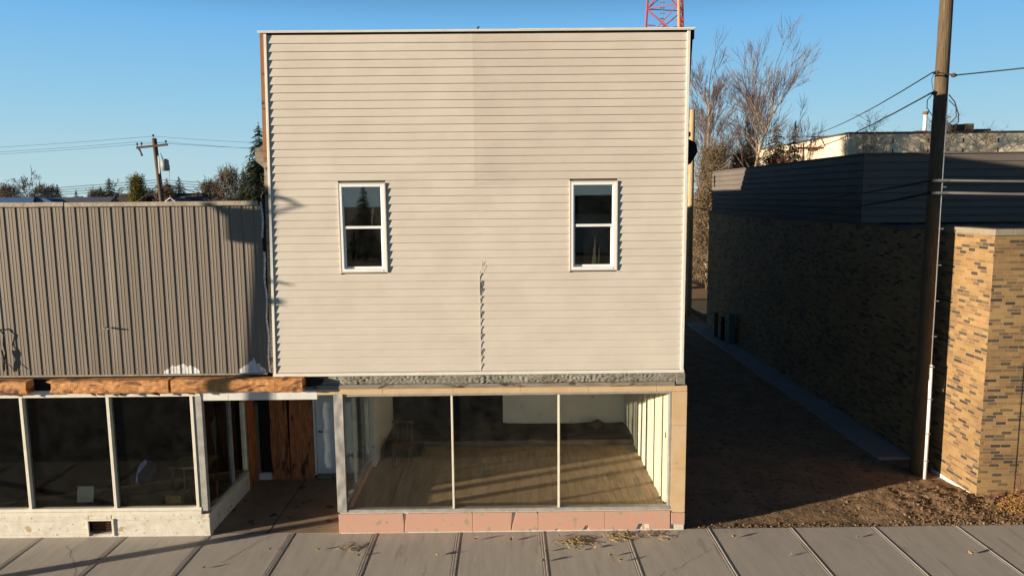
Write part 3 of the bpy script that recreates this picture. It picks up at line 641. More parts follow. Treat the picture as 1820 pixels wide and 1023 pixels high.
# inside: dark room
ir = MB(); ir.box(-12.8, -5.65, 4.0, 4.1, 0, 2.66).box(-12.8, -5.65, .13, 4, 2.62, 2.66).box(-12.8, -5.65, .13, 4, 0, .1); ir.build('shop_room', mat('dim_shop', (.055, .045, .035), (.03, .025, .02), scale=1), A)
# things in that shop
tb = thing('table', 'small work table behind the right dark pane of the metal clad shop', 'table', (-6.2, 1.2, .1))
MB().box(-6.6, -5.85, .9, 1.5, .92, .96).build('tabletop', m_card, tb, bevel=.005)
for a in (-6.55, -5.9):
    for b in (.95, 1.45): MB().box(a-.02, a+.02, b-.02, b+.02, .1, .919).build('leg', m_chairwood, tb)
o = MB().box(-6.5, -6.15, .5, .8, .1, .55).build('cardboard_box', m_card, loc=(-6.3, .6, .1), bevel=.006); tag(o, 'brown cardboard box on the floor behind the right dark pane', 'box')
pp = MB(); pp.grid(-7.98, -7.68, .58, .86, 6, 4, lambda x, z: (x, .20+.2*(z-.58), z)); pp.build
o = pp.build('paper_sign', m_paper); tag(o, 'pale sheet of paper leaning inside the second dark pane', 'paper')
o = MB().blob((-7.05, .9, .85), .22, 2, 3, (1, .7, 1.1)).build('blue_bundle', m_blue); tag(o, 'blue cloth bundle behind the middle dark pane', 'bundle')
o = MB().prism([(-5.44, 1.9), (-5.30, 1.97), (-5.26, 1.7), (-5.32, 1.45), (-5.36, 1.2), (-5.40, 1.5)], 1.0, 1.01)
rag = MB(); rag.prism([(.60, 1.90), (.82, 2.02), (.86, 1.75), (.80, 1.55), (.76, 1.2), (.70, 1.5)], -5.60, -5.605, 'x')
tag(rag.build('hanging_rag', mat('rag', (.12, .30, .34), (.35, .36, .25), scale=5)), 'teal and yellow rag hung inside the entry side window', 'rag')
sg = MB().box(-5.547, -5.543, 1.24, 1.31, 1.0, 1.32); tag(sg.build('small_notice', m_paper, bevel=.0), 'small pale notice stuck on the entry side glass', 'notice')
# loose cable and stub pipe on the cladding
lc = MB(); lc.tube([(-9.1, -.05, 3.86), (-8.92, -.06, 3.88), (-8.84, -.07, 3.78), (-8.87, -.06, 3.6), (-8.83, -.08, 3.45), (-8.88, -.07, 3.3), (-8.90, -.06, 3.12)], .013, 6)
lc.tube([(-8.90, -.07, 3.5), (-8.87, -.08, 3.3), (-8.89, -.07, 3.15)], .018, 6)
lc.tube([(-8.88, -.07, 3.28), (-8.80, -.08, 3.25), (-8.72, -.08, 3.17)], .006, 5)
tag(lc.build('loose_cable', m_black, smooth=True), 'loose black cable hanging down the ribbed metal cladding', 'cable')
o = MB().tube([(-7.05, -.03, 3.875), (-7.05, -.12, 3.875)], .016, 8); o.tube([(-7.05, -.10, 3.875), (-6.97, -.11, 3.868)], .010, 6)
tag(o.build('pipe_stub', m_steel), 'short metal pipe stub sticking out of the ribbed cladding', 'pipe')

# ================================================================= BRICK BUILDING
C = thing('brick_building', 'long brown brick building with a dark ribbed metal upper band', 'building', (12, 10, 0))
WX = 9.35
bw = MB(); bw.box(WX, WX+.3, 1.2, 21, -.1, 5.27).box(WX+.301, 26, 1.2, 1.5, -.1, 5.27).box(WX+.31, 26, 20.7, 21, -.1, 5.27)
bw.build('brick_wall', m_brick, C)
MB().box(10.095, 10.11, 1.195, 1.199, 0, 5.27).build('expansion_joint', m_dark, C)
cpg = MB()
cpg.box(WX-.03, WX+.34, 1.16, 2.0, 5.272, 5.39).box(WX-.03, WX+.34, 2.005, 2.93, 5.272, 5.39).box(WX+.341, 26, 1.16, 1.55, 5.272, 5.39)
cpg.build('coping', m_coping, C, bevel=.008)
MB().box(WX-.025, WX+.3, 2.935, 21, 5.272, 5.31).build('flashing', m_navy, C)
MB().box(WX+.3, 26, 1.56, 20.6, 5.1, 5.25).build('roof', m_greyboard, C)
MB().box(WX-.012, WX-.001, 1.3, 2.75, -.1, .06).build('foundation_strip', m_whitepaint, C)
# metal band: horizontal ribs, front face turned back at y=6.6
hp = [(0, 5.32)]; z = 5.32
while z < 7.05:
    hp += [(0, z), (0, z+.13), (.034, z+.158), (.034, z+.178), (0, z+.2)]; z += .2
hp = [(a, min(b, 7.12)) for a, b in hp]+[(0, 7.12)]
UX, UY = 9.42, 6.65
mbd = MB()
for p, q in zip(hp, hp[1:]):
    mbd.quad((UX+p[0], UY, p[1]), (UX+p[0], 20.9, p[1]), (UX+q[0], 20.9, q[1]), (UX+q[0], UY, q[1]))
    mbd.quad((UX, UY+p[0], p[1]), (26, UY+p[0], p[1]), (26, UY+q[0], q[1]), (UX, UY+q[0], q[1]))
mbd.build('metal_band', m_navy, C, recalc=False)
cc = MB(); cc.box(UX-.02, UX+.1, UY-.02, 20.9, 7.122, 7.15).box(UX+.101, 26, UY-.02, UY+.1, 7.122, 7.15).box(UX+.1, 26, UY+.1, 20.9, 6.9, 7.0); cc.build('band_cap', m_navy, C)
MB().box(UX-.006, UX+.03, UY-.012, UY+.03, 5.32, 7.12).build('corner_trim', m_navy, C)
bv = MB(); bv.prism([(20.55, 6.5), (20.6, 6.9), (20.5, 7.0), (20.4, 6.8), (20.45, 6.45)], UX-.02, UX-.004, 'x')
bv.build('torn_patch', m_dark, C)
# alley posts and meter box
for i, (x, y, h, mt, lb) in enumerate(((8.93, 18.0, 1.05, m_trunk, 'short dark wooden post nearest the end of the concrete strip'), (8.98, 17.2, 1.0, m_black, 'short black post between the wooden post and the green pedestal'))):
    tag(MB().tube([(x, y, .04), (x, y, .04+h)], .085, 12).build('bollard', mt, loc=(x, y, .04), bevel=.01), lb, 'post')
T = thing('utility_pedestal', 'green metal utility pedestal by the brick wall in the alley', 'utility box', (9.15, 16.6, .05))
MB().box(9.03, 9.27, 16.5, 16.75, .051, 1.22).build('housing', m_green, T, bevel=.02); MB().box(9.01, 9.29, 16.48, 16.77, 1.222, 1.27).build('lid', m_green, T, bevel=.012)

# ================================================================= POLES AND WIRES
def pole(name, label, x, y, h, r0, r1, material, lean=(0, 0), group=None):
    T = thing(name, label, 'utility pole', (x, y, 0))
    n = 16; q = MB(); q.tube([(x+lean[0]*k/n, y+lean[1]*k/n, -.1+(h+.1)*k/n) for k in range(n+1)], [r0+(r1-r0)*k/n for k in range(n+1)], 20)
    q.build('shaft', material, T, smooth=True); return T
P1 = pole('utility_pole', 'tall weathered wooden pole standing in the alley beside the brick corner', 8.95, 2.60, 13, .155, .115, m_pole)
cd = MB(); cx_, cy_ = 8.93, 2.27
cd.tube([(cx_, cy_, 0), (cx_+.0, cy_, 1.2), (8.925, cy_+.01, 2.5)], .035, 10); cd.build('conduit', m_pvc, P1, smooth=True)
cd = MB(); cd.tube([(8.925, 2.285, 2.5), (8.915, 2.29, 6.0), (8.92, 2.30, 7.9)], .012, 6); cd.build('riser_wire', m_pvc, P1, smooth=True)
for z in (.4, 1.0, 1.75, 2.45, 3.1, 3.85, 4.6, 5.35, 6.2, 6.9, 7.6): MB().box(8.885, 8.975, 2.235, 2.30, z, z+.02).build('strap', m_steel, P1)
def insul(mb, p, d=(1, 0, 0)):
    p = Vector(p); d = Vector(d); mb.tube([p, p+d*.03, p+d*.031, p+d*.07, p+d*.071, p+d*.11], [.02, .02, .045, .045, .03, .03], 10)
ins = MB(); insul(ins, (8.73, 2.34, 8.49), (-1, -.2, 0)); insul(ins, (8.72, 2.34, 8.09), (-1, -.2, 0)); ins.tube([(8.6, 2.30, 8.5), (9.12, 2.36, 8.44)], .012, 6); insul(ins, (8.98, 2.34, 8.44), (1, .1, 0))
ins.build('insulator', m_trunk, P1)
lp = MB(); lp.tube([(8.93, 2.28, 8.05), (9.02, 2.22, 7.9), (9.10, 2.2, 7.65), (9.11, 2.2, 7.5), (9.02, 2.22, 7.43), (8.92, 2.26, 7.5)], .011, 6)
lp.tube([(8.93, 2.28, 7.95), (9.05, 2.22, 7.8), (9.06, 2.2, 7.6), (8.94, 2.26, 7.45)], .009, 6)
lp.tube([(8.62, 2.3, 8.5), (8.56, 2.28, 8.35), (8.6, 2.3, 8.2), (8.63, 2.3, 8.1)], .006, 5); lp.tube([(8.62, 2.3, 8.08), (8.50, 2.28, 7.95), (8.50, 2.28, 7.8), (8.62, 2.3, 7.65)], .009, 5)
lp.build('cable_loop', m_black, P1, smooth=True)
ck2 = MB(); ck2.tube([(8.66, 2.22, 6.34), (9.0, 2.22, 6.34)], .03, 8).tube([(8.66, 2.22, 6.09), (9.0, 2.22, 6.09)], .03, 8); ck2.build('cable_clamp', m_steel, P1)
P2 = pole('utility_pole', 'pale wooden pole at the back of the alley, its lower half in shade', 9.27, 24.15, 10.3, .17, .13, m_pole2)
def cat(mb, a, b, sag, r, n=14, seg=5):
    a, b = Vector(a), Vector(b)
    mb.tube([a.lerp(b, k/n)-Vector((0, 0, sag*4*(k/n)*(1-k/n))) for k in range(n+1)], r, seg); return mb
def wire(a, b, sag, r, label, group=None, material=m_black, name='overhead_cable'):
    return tag(cat(MB(), a, b, sag, r).build(name, material, smooth=True), label, 'cable', group)
wire((8.58, 2.3, 8.49), (20.9, 42, 10.4), .5, .014, 'upper thin cable from the tall pole back over the dark roof')
wire((8.58, 2.3, 8.09), (21.5, 45, 9.6), .55, .017, 'lower twisted cable from the tall pole back over the dark roof')
wire((9.08, 2.35, 8.44), (17.5, -9, 9.2), .3, .014, 'single cable from the tall pole out to the right')
wire((9.0, 2.22, 6.34), (20, -3.2, 6.5), .15, .026, 'upper grey cable running right from the tall pole', material=m_cable)
wire((9.0, 2.22, 6.09), (20, -3.2, 6.15), .12, .03, 'lower thick grey cable running right from the tall pole', material=m_cable)
wire((8.66, 2.22, 6.34), (9.2, 23.8, 5.89), .35, .02, 'upper black cable between the tall pole and the rear alley pole')
wire((8.66, 2.22, 6.09), (9.2, 23.8, 5.55), .45, .024, 'lower black cable between the tall pole and the rear alley pole')
# left background pole with crossarm and transformer
PL = pole('utility_pole', 'leaning brown utility pole with a crossarm and transformer behind the metal clad shop', -19.7, 30, 9.6, .17, .13, m_trunk, (-.55, 0))
ca = MB(); ca.prism([(-21.25, 9.02), (-21.25, 9.14), (-19.45, 9.30), (-19.45, 9.18)], 29.85, 29.95); ca.build('crossarm', m_trunk, PL)
ii = MB()
for x, z in ((-21.2, 9.15), (-20.95, 9.17), (-20.25, 9.62), (-19.55, 9.28)): ii.tube([(x, 29.9, z), (x, 29.9, z+.08), (x, 29.9, z+.09), (x, 29.9, z+.2)], [.02, .02, .07, .05], 8)
ii.tube([(-21.1, 29.9, 9.05), (-21.0, 29.9, 8.75), (-20.98, 29.9, 8.6)], .05, 6); ii.tube([(-21.2, 29.9, 9.05), (-20.9, 29.9, 8.65)], .02, 5)
ii.build('insulator', m_trunk, PL)
tr = MB(); tr.tube([(-19.62, 29.75, 7.75), (-19.62, 29.75, 7.76), (-19.62, 29.75, 8.35), (-19.62, 29.75, 8.42)], [.18, .22, .22, .12], 16); tr.tube([(-19.72, 29.75, 8.42), (-19.85, 29.75, 8.75)], .035, 6); tr.tube([(-19.5, 29.75, 8.4), (-19.35, 29.75, 8.0), (-19.45, 29.75, 7.1), (-19.9, 29.9, 6.9)], .015, 5)
tr.build('transformer', m_transf, PL, smooth=True)
MB().box(-20.02, -19.96, 29.78, 29.84, 7.6, 8.6).build('bracket', m_pvc, PL)
for i, (z, x, s_, e, n_) in enumerate(((9.75, -20.25, .5, 9.3, 'top thin wire'), (9.45, -21.0, .5, 9.0, 'crossarm wire'), (9.42, -19.55, .4, 8.8, 'inner crossarm wire'))):
    wire((x, 29.9, z-.03), (-65, 32, e+.4), .8, .008, n_+' running left from the leaning pole')
    wire((x, 29.9, z-.03), (-2, 33, e+.1), .3, .008, n_+' running right from the leaning pole')
for i, z in enumerate((7.25, 7.1, 6.95, 6.8)):
    wire((-20, 29.9, z), (-65, 33, z-1.2+.1*i), .5, .016, 'communication line left of the leaning pole, number %s from the top' % ('one', 'two', 'three', 'four')[i], 'communication lines on the leaning pole')
    wire((-20, 29.9, z), (-2, 33, z-.55), .25, .016, 'communication line right of the leaning pole, number %s from the top' % ('one', 'two', 'three', 'four')[i], 'communication lines on the leaning pole')
wire((-20, 29.9, 7.1), (-30, 45, 5.4), .1, .03, 'thick drop cable slanting down left from the leaning pole')
wire((-20, 29.9, 7.0), (-16, 42, 5.2), .1, .025, 'drop cable slanting down right from the leaning pole')
wire((-20.1, 29.9, 7.0), (-20.5, 29.9, 5.5), 0, .012, 'thin guy wire dropping beside the leaning pole')
# streetside pole to the left of the frame whose shadow crosses the pavement
PS = pole('street_pole', 'slim streetside pole left of the view whose shadow crosses the pavement', -12.2, -2.93, 7.4, .115, .07, m_steel, (0, -.31))
tc_ = MB(); tc_.tube([(-12.2, -3.08, 6.38), (-12.2, -3.08, 6.4), (-12.2, -3.08, 6.96), (-12.2, -3.08, 6.98)], [.1, .14, .14, .08], 16); tc_.build('transformer', m_transf, PS, smooth=True)
for p_, r_ in (([(-12.2, -3.2, 7.28), (-12.2, -3.40, 7.22), (-12.2, -3.50, 7.14)], [.05, .03, .015]), ([(-12.2, -3.46, 7.14), (-12.2, -3.2, 6.85)], .022), ([(-12.2, -3.15, 5.80), (-12.2, -3.40, 5.74)], [.05, .012]), ([(-12.2, -3.15, 5.42), (-12.2, -3.32, 5.41)], [.06, .06]), ([(-12.2, -2.86, 7.0), (-12.2, -3.0, 6.75)], .05)):
    MB().tube(p_, r_, 6).build('bracket', m_steel, PS)

# ================================================================= LATTICE TOWER
TW = thing('lattice_tower', 'red and orange steel lattice mast rising behind the cream shop roof', 'tower', (15.5, 60, 0))
def leg(cx0, cy0, dx, dy, z, s=1.0):
    k = 1-(z/60.)
    return (15.63+dx*k*3.0, 60+dy*k*3.0, z)
cor = [(-1, -.6), (1, -.6), (.42, .5)]
cor = [(-1.02, .25), (.42, -.9), (1.0, .7)]
zz = [0, 6, 12, 18, 21, 24, 27, 30, 33]
for i, (dx, dy) in enumerate(cor):
    MB().tube([leg(0, 0, dx, dy, z) for z in zz], .13 if i == 1 else .11, 6).build('tower_leg', m_towerwhite if i == 1 else m_towerred, TW)
bz = MB()
for za, zb in zip(zz, zz[1:]):
    for i in range(3):
        a, b = cor[i], cor[(i+1) % 3]
        bz.tube([leg(0, 0, *a, za), leg(0, 0, *b, zb)], .055, 5); bz.tube([leg(0, 0, *b, za), leg(0, 0, *a, zb)], .055, 5); bz.tube([leg(0, 0, *a, zb), leg(0, 0, *b, zb)], .05, 5)
        A_, B_ = Vector(leg(0, 0, *a, (za+zb)/2)), Vector(leg(0, 0, *b, (za+zb)/2)); bz.tube([A_, A_.lerp(B_, .26)], .03, 4); bz.tube([B_, B_.lerp(A_, .26)], .03, 4)
bz.build('bracing', m_towerred, TW)
la = MB(); la.tube([(15.2, 60, 0), (15.2, 60, 33)], .04, 5); la.tube([(17.0, 60.5, 0), (17.0, 60.5, 33)], .05, 5)
for z in range(36, 65): la.tube([(14.95, 60, z*.5), (15.45, 60, z*.5)], .035, 4)
la.build('ladder', m_steel, TW)

# ================================================================= TREES
def bare_tree(name, label, base, h, seed, trunk_r=.22, spread=.5, levels=5, lean=(0, 0), clear=.35, twr=.018, mt=m_bark, mtw=m_twig, group=None, up=.35, bl=.19, nb_=2.1):
    r = random.Random(seed); T = thing(name, label, 'tree', base, group); tk = MB(); tw = MB(); b = Vector(base)
    def grow(p, d, L, rad, lev, mb):
        n = 4; pts = [p]; q = p
        for i in range(n):
            d = (d+Vector((r.gauss(0, .09), r.gauss(0, .09), r.gauss(.03*up*3, .05)))).normalized(); q = q+d*L/n; pts.append(q)
        e = max(twr*.7, rad*.5)
        mb.tube(pts, [rad+(e-rad)*i/n for i in range(n+1)], 6 if rad > .06 else 3, cap=False)
        if lev == 0: return
        kids = r.choice((3, 4)) if lev > 1 else r.choice((3, 4, 5))
        for k in range(kids):
            t_ = r.uniform(.3, 1.0) if k else 1.0
            i = min(n-1, int(t_*n)); pp = pts[i].lerp(pts[i+1], t_*n-i) if t_ < 1 else pts[-1]
            az = r.uniform(0, 2*math.pi); sp_ = spread*r.uniform(.5, 1.3)*(1 if k else .45)
            o_ = d.orthogonal().normalized(); o_.rotate(Matrix.Rotation(az, 3, d))
            nd = (d+o_*sp_+Vector((0, 0, up*.4))).normalized()
            grow(pp, nd, L*r.uniform(.55, .8), max(twr, rad*(.62 if k == 0 else .42)), lev-1, tw if lev <= levels-1 else mb)
    # main trunk
    n = 8; top = b+Vector((lean[0], lean[1], h*.78)); pts = [b+(top-b)*(k/n)+Vector((r.gauss(0, .12), r.gauss(0, .12), 0))*(0 if k in (0,) else 1) for k in range(n+1)]
    tk.tube(pts, [trunk_r*(1-.85*k/n) for k in range(n+1)], 10)
    nb = int(h*nb_)
    for k in range(nb):
        t_ = clear+(1-clear)*(k/nb)**.9; i = min(n-1, int(t_*n)); p = pts[i].lerp(pts[i+1], t_*n-i)
        az = r.uniform(0, 2*math.pi); d = Vector((math.cos(az)*spread*1.5, math.sin(az)*spread*1.5, .75+up)).normalized()
        grow(p, d, h*bl*(1.2-t_*.55)*r.uniform(.7, 1.2), trunk_r*.30*(1.1-t_*.7), levels-2, tk if levels > 3 else tw)
    grow(pts[-1], Vector((lean[0]*.05, 0, 1)).normalized(), h*.16, trunk_r*.16, 3, tw)
    tk.build('trunk', mt, T, smooth=True); tw.build('crown', mtw, T, recalc=False); return T
bare_tree('poplar_tree', 'tall upright bare poplar just right of the cream shop', (15.7, 44, 0), 17.0, 21, .26, .42, 5, (-.2, 0), .40, .011, mt=m_palebark, up=.25, bl=.135, nb_=2.7)
bare_tree('poplar_tree', 'narrower bare poplar between the tall poplar and the leaning one', (19.3, 46, 0), 16.4, 35, .17, .35, 4, (.3, 0), .55, .012, up=.3, bl=.125, nb_=3.2)
bare_tree('poplar_tree', 'bare pale-trunked poplar leaning right behind the dark roof', (16.6, 42, 0), 16.6, 57, .24, .50, 5, (3.1, 0), .55, .011, mt=m_palebark, up=.2, bl=.185, nb_=1.9)
bare_tree('poplar_tree', 'low spreading bare tree at the right edge of the poplar group', (22.6, 46, 0), 11.8, 56, .13, .5, 4, (1.3, 0), .6, .011, up=.15, bl=.2, nb_=2.2)
def spruce(name, label, base, h, rad, seed, dens=1.0, mt=m_spruce, group=None, low=.08):
    r = random.Random(seed); T = thing(name, label, 'tree', base, group); b = Vector(base)
    MB().tube([b, b+Vector((0, 0, h*.97))], [max(.05, h*.016), .02], 8).build('trunk', m_trunk, T)
    cr = MB(); layers = max(34, int(h*7*dens)+5)
    for k in range(layers):
        t = k/(layers-1); z = h*(low+(1-low)*t); R0 = rad*(1-t)**.68*(.8+.35*r.random())+.06
        nb = max(6, int(15*(1-t)+6))
        for j in range(nb):
            zj = z; az = 2*math.pi*(j+r.random())/nb; L = R0*r.uniform(.5, 1.2); z = zj+r.uniform(-.5, .5)*h*.035; dx, dy = math.cos(az), math.sin(az); w_ = max(.06, L*.24)
            ns = 4
            for s_ in range(ns):
                u0, u1 = s_/ns, (s_+1.25)/ns
                for side in (-1, 1):
                    p0 = b+Vector((dx*L*u0, dy*L*u0, z-L*.30*u0**1.3+.05*L*u0)); sw_ = w_*(1.4-u0)*r.uniform(.6, 1.5)*side
                    p1 = b+Vector((dx*L*u1-dy*sw_, dy*L*u1+dx*sw_, z-L*.30*u1**1.3-r.uniform(.02, .13)*L-.03))
                    p2 = b+Vector((dx*L*(u0+.18), dy*L*(u0+.18), z-L*.30*(u0+.18)**1.3+.03)); cr.quad(p0, p1, p2)
            z = zj
    for j in range(6): a = j*1.05; cr.quad(b+Vector((0, 0, h*1.02)), b+Vector((.10*math.cos(a), .10*math.sin(a), h*.94)), b+Vector((.10*math.cos(a+.6), .10*math.sin(a+.6), h*.95)))
    cr.build('crown', mt, T, recalc=False); return T
spruce('spruce_tree', 'dark spruce between the poplars, behind the far end of the dark roof', (19.4, 46, 0), 11.3, 3.0, 1)
spruce('spruce_tree', 'dark spruce behind the middle of the poplar group, right of the leaning trunk', (21.5, 46, 0), 11.5, 3.2, 2)
spruce('spruce_tree', 'slim dark spruce at the left end of the cream hall', (23.0, 46, 0), 11.7, 1.7, 3)
def shrub(name, label, base, h, rad, seed, mt=m_twig2, n=420, group=None, leafy=.5, cat='shrub', th=1.):
    r = random.Random(seed); T = thing(name, label, cat, base, group); b = Vector(base); st = MB(); cr = MB()
    for k in range(9):
        az = r.uniform(0, 6.28); st.tube([b, b+Vector((math.cos(az)*rad*.3, math.sin(az)*rad*.3, h*.5)), b+Vector((math.cos(az)*rad*.7, math.sin(az)*rad*.7, h*.85))], [.05*th, .035*th, .015*th], 4)
    for k in range(n):
        az = r.uniform(0, 6.28); u = r.random()**.5; z = h*(.08+.92*r.random()); rr_ = rad*u*(1-.65*(z/h)**2)
        p = b+Vector((math.cos(az)*rr_, math.sin(az)*rr_, z)); d = Vector((r.gauss(0, .5), r.gauss(0, .5), r.uniform(.3, 1.2))).normalized()*r.uniform(.3, .8)*(h/5)
        cr.tube([p, p+d], [.022*th, .008*th], 3, cap=False)
        for q in range(3):
            pp = p+d*r.random(); dd = Vector((r.gauss(0, 1), r.gauss(0, 1), r.gauss(.4, .6))).normalized()*r.uniform(.15, .4)*(h/6)
            cr.tube([pp, pp+dd], [.014*th, .007*th], 3, cap=False)
            if r.random() < leafy:
                e = .05+.06*r.random(); v1 = Vector((r.gauss(0, 1), r.gauss(0, 1), r.gauss(0, 1))).normalized()*e; v2 = v1.orthogonal().normalized()*e
                cr.quad(pp+dd, pp+dd+v1, pp+dd+v1+v2, pp+dd+v2)
    st.build('trunk', m_trunk, T); cr.build('crown', mt, T, recalc=False); return T
shrub('tall_shrub', 'brown leafless thicket below the tall poplar', (15.4, 42, 0), 9.2, 1.9, 5, n=1500)
shrub('tall_shrub', 'brown thicket beneath the narrow poplar', (18.0, 43.5, 0), 8.9, 1.8, 6, n=1300)
shrub('tall_shrub', 'reddish brown thicket in front of the spruces behind the dark roof', (20.7, 43, 0), 8.6, 2.3, 8, n=1000, mt=mat('reddish_twigs', (.22, .10, .07), (.13, .08, .05), scale=2, rough=.95))
shrub('tall_shrub', 'golden brown bush seen between the rear alley pole and the brick wall', (12.9, 34, 0), 6.2, 1.6, 9, n=1000)
shrub('tall_shrub', 'thin bare shrub in front of the cream hall corner', (30.7, 49, 0), 12.2, 1.7, 10, n=200, leafy=.0, th=.8)
shrub('tall_shrub', 'bare shrub against the middle of the cream hall wall', (36.3, 49, 0), 11.9, 2.0, 11, n=260, leafy=.0, th=.8)
shrub('tall_shrub', 'thin bare shrub behind the tall pole against the cream hall', (40.4, 49, 0), 10.8, 1.5, 12, n=160, leafy=.0, th=.8)

# ================================================================= CREAM HALL
H = thing('cream_hall', 'large flat-roofed cream panelled hall behind the dark metal roof', 'building', (40, 55, 0))
MB().box(29.15, 70, 50, 75, 0, 11.12).build('wall', m_cream, H)
MB().box(29.05, 70.1, 49.9, 75.1, 11.122, 11.28).build('parapet_cap', m_houseroof, H)
wd = MB()
for i in range(6):
    for z in (9.5, 10.35): wd.box(32.9+i*3.0, 32.98+i*3.0, 49.97, 49.999, z, z+.35); wd.box(32.3+i*3.0, 32.9+i*3.0, 49.975, 49.999, z-.04, z-.0)
wd.build('panel_vent', m_dark, H)
def roof_unit(x0, x1, y, z0, z1, mt, label, name='rooftop_unit'):
    T = thing(name, label, 'rooftop unit', ((x0+x1)/2, y, z0)); MB().box(x0, x1, y, y+1.4, z0, z1).build('cabinet', mt, T, bevel=.03)
    g = MB()
    for k in range(7): g.box(x0+.1, x1-.1, y-.02, y-.002, z0+(z1-z0)*(.15+.1*k), z0+(z1-z0)*(.19+.1*k))
    g.build('grille', m_dark, T); return T
roof_unit(40.1, 40.85, 53, 11.285, 12.15, m_black, 'dark rooftop unit left of the largest tan one')
roof_unit(40.9, 41.7, 53, 11.285, 12.2, m_card, 'tan square rooftop unit, the tallest beside the dark one')
roof_unit(42.45, 43.9, 54, 11.285, 11.8, m_trunk, 'low brown rooftop unit at the right end of the row')
roof_unit(39.25, 39.65, 53, 11.285, 12.15, m_steel, 'narrow grey rooftop unit right behind the tall pole')
T = thing('vent_stack', 'white vent pipe with a flared cap on the hall roof', 'vent pipe', (39.0, 56, 11.28))
MB().tube([(39.0, 56, 11.0), (39.0, 56, 13.3)], .17, 12).build('pipe', m_pvc, T, smooth=True); MB().tube([(39.0, 56, 13.31), (39.0, 56, 13.45), (39.0, 56, 13.6)], [.18, .26, .26], 12).build('cap', m_card, T)
tag(MB().prism([(36.5, 11.285), (37.0, 11.6), (37.8, 11.78), (38.7, 11.78), (39.5, 11.285)], 55, 58).build('roof_hood', m_roofred, loc=(38.3, 56, 11.28)), 'low rust-red curved hood on the hall roof', 'roof hood')
tag(MB().tube([(39.6, 56, 11.28), (39.6, 56, 12.8)], .05, 6).build('antenna', m_trunk, loc=(39.6, 56, 11.28)), 'short thin antenna right of the white vent pipe', 'antenna')
T = thing('mast_platform', 'rusty bracket platform on a thin mast in front of the cream hall', 'mast', (22.3, 42.5, 0))
MB().tube([(22.3, 42.5, 0), (22.3, 42.5, 9.9)], .05, 6).build('mast', m_trunk, T)
pf = MB(); pf.box(21.7, 23.7, 42.2, 42.8, 9.45, 9.58); pf.prism([(22.7, 9.30), (23.3, 9.30), (23.3, 9.45), (22.7, 9.45)], 42.3, 42.7)
pf.build('platform', m_roofred, T)
rl = MB(); rl.tube([(22.4, 42.2, 9.58), (23.4, 42.2, 10.35)], .04, 5).tube([(23.4, 42.2, 10.35), (23.8, 42.2, 9.6)], .04, 5).tube([(22.3, 42.2, 10.3), (24.0, 42.2, 10.35)], .035, 5).tube([(23.0, 42.2, 10.3), (23.1, 42.2, 9.6)], .03, 5); rl.build('railing', m_roofred, T)

# ================================================================= END OF THE ALLEY
T = thing('garden_shed', 'small white shed with an orange door beyond the alley', 'shed', (16.0, 42, 0))
MB().box(15.05, 18, 40, 43, 0, 2.6).build('wall', m_whitepaint, T); MB().prism([(14.9, 2.6), (16.5, 3.6), (18.2, 2.6)], 39.8, 43.2).build('roof', m_greyhouse, T)
MB().box(15.35, 16.2, 39.95, 39.995, .05, 2.1).build('door', m_orange, T)
T = thing('parked_car', 'red parked car half hidden behind the rear alley pole', 'car', (11.0, 36, 0))
cpz = [(-2.1, .35), (-2.1, .8), (-1.95, .95), (-1.2, 1.02), (-.6, 1.45), (.9, 1.48), (1.5, 1.02), (2.05, .92), (2.1, .35)]
MB().prism([(36+a, b) for a, b in cpz], 10.2, 11.85, 'x').build('body', m_redpaint, T, bevel=.06)
gl = MB(); gl.prism([(36-1.1, 1.05), (36-.58, 1.40), (36+.85, 1.42), (36+1.35, 1.05)], 10.19, 11.86, 'x'); gl.build('window', m_black, T)
for sx in (10.15, 11.7):
    for sy in (34.7, 37.3):
        W_ = MB().tube([(sx, sy, .32), (sx+.2, sy, .32)], .32, 18).build('wheel', m_tyre, T, smooth=False); MB().tube([(sx-.01, sy, .32), (sx+.21, sy, .32)], .18, 14).build('rim', m_steel, W_)
MB().box(10.3, 10.6, 33.86, 33.9, .65, .8).build('headlight', m_pvc, T); MB().box(11.45, 11.75, 33.86, 33.9, .65, .8).build('headlight', m_pvc, T)

# ================================================================= LEFT BACKGROUND
BR = thing('blue_roofed_building', 'long low building with a deep blue metal roof behind the metal clad shop', 'building', (-34, 28, 0))
MB().box(-44, -25.6, 28, 29.8, 0, 5.7).build('wall', m_housewall, BR); MB().prism([(27.8, 5.7), (28.1, 6.30), (29.7, 6.30), (30.0, 5.7)], -44, -26.2, 'x').build('roof', m_blueroof, BR)
MB().prism([(-26.199, 5.7), (-26.199, 6.30), (-25.6, 6.2), (-25.0, 5.9), (-24.9, 5.7)], 28.2, 29.6).build('roof', m_blueroof, BR)
def house(x, y, w_, d_, hw, hr, roofm, label, gable=False):
    T = thing('house', label, 'house', (x, y, 0))
    MB().box(x-w_/2, x+w_/2, y, y+d_, 0, hw).build('wall', m_housewall, T)
    if gable: q = MB().prism([(x-w_/2-.4, hw), (x, hr), (x+w_/2+.4, hw)], y-.3, y+d_+.3)
    else: q = MB().prism([(y-.4, hw), (y+d_/2, hr), (y+d_+.4, hw)], x-w_/2-.4, x+w_/2+.4, 'x')
    rf_ = q.build('roof', roofm, T)
    if gable:
        tr_ = MB(); tr_.tube([(x-w_/2-.4, y-.35, hw), (x, y-.35, hr), (x+w_/2+.4, y-.35, hw)], .12, 4); tr_.build('bargeboard', m_whitepaint, rf_)
    MB().box(x-w_*.1, x-w_*.1+.4, y+d_*.6, y+d_*.6+.4, hw+.1, hr+.12).build('chimney', m_greyhouse, rf_)
    wn = MB()
    for k in (-.3, .2): MB().box(x+w_*k, x+w_*k+1.2, y-.03, y-.001, 1.2, 2.4).build('window', m_dark, T)
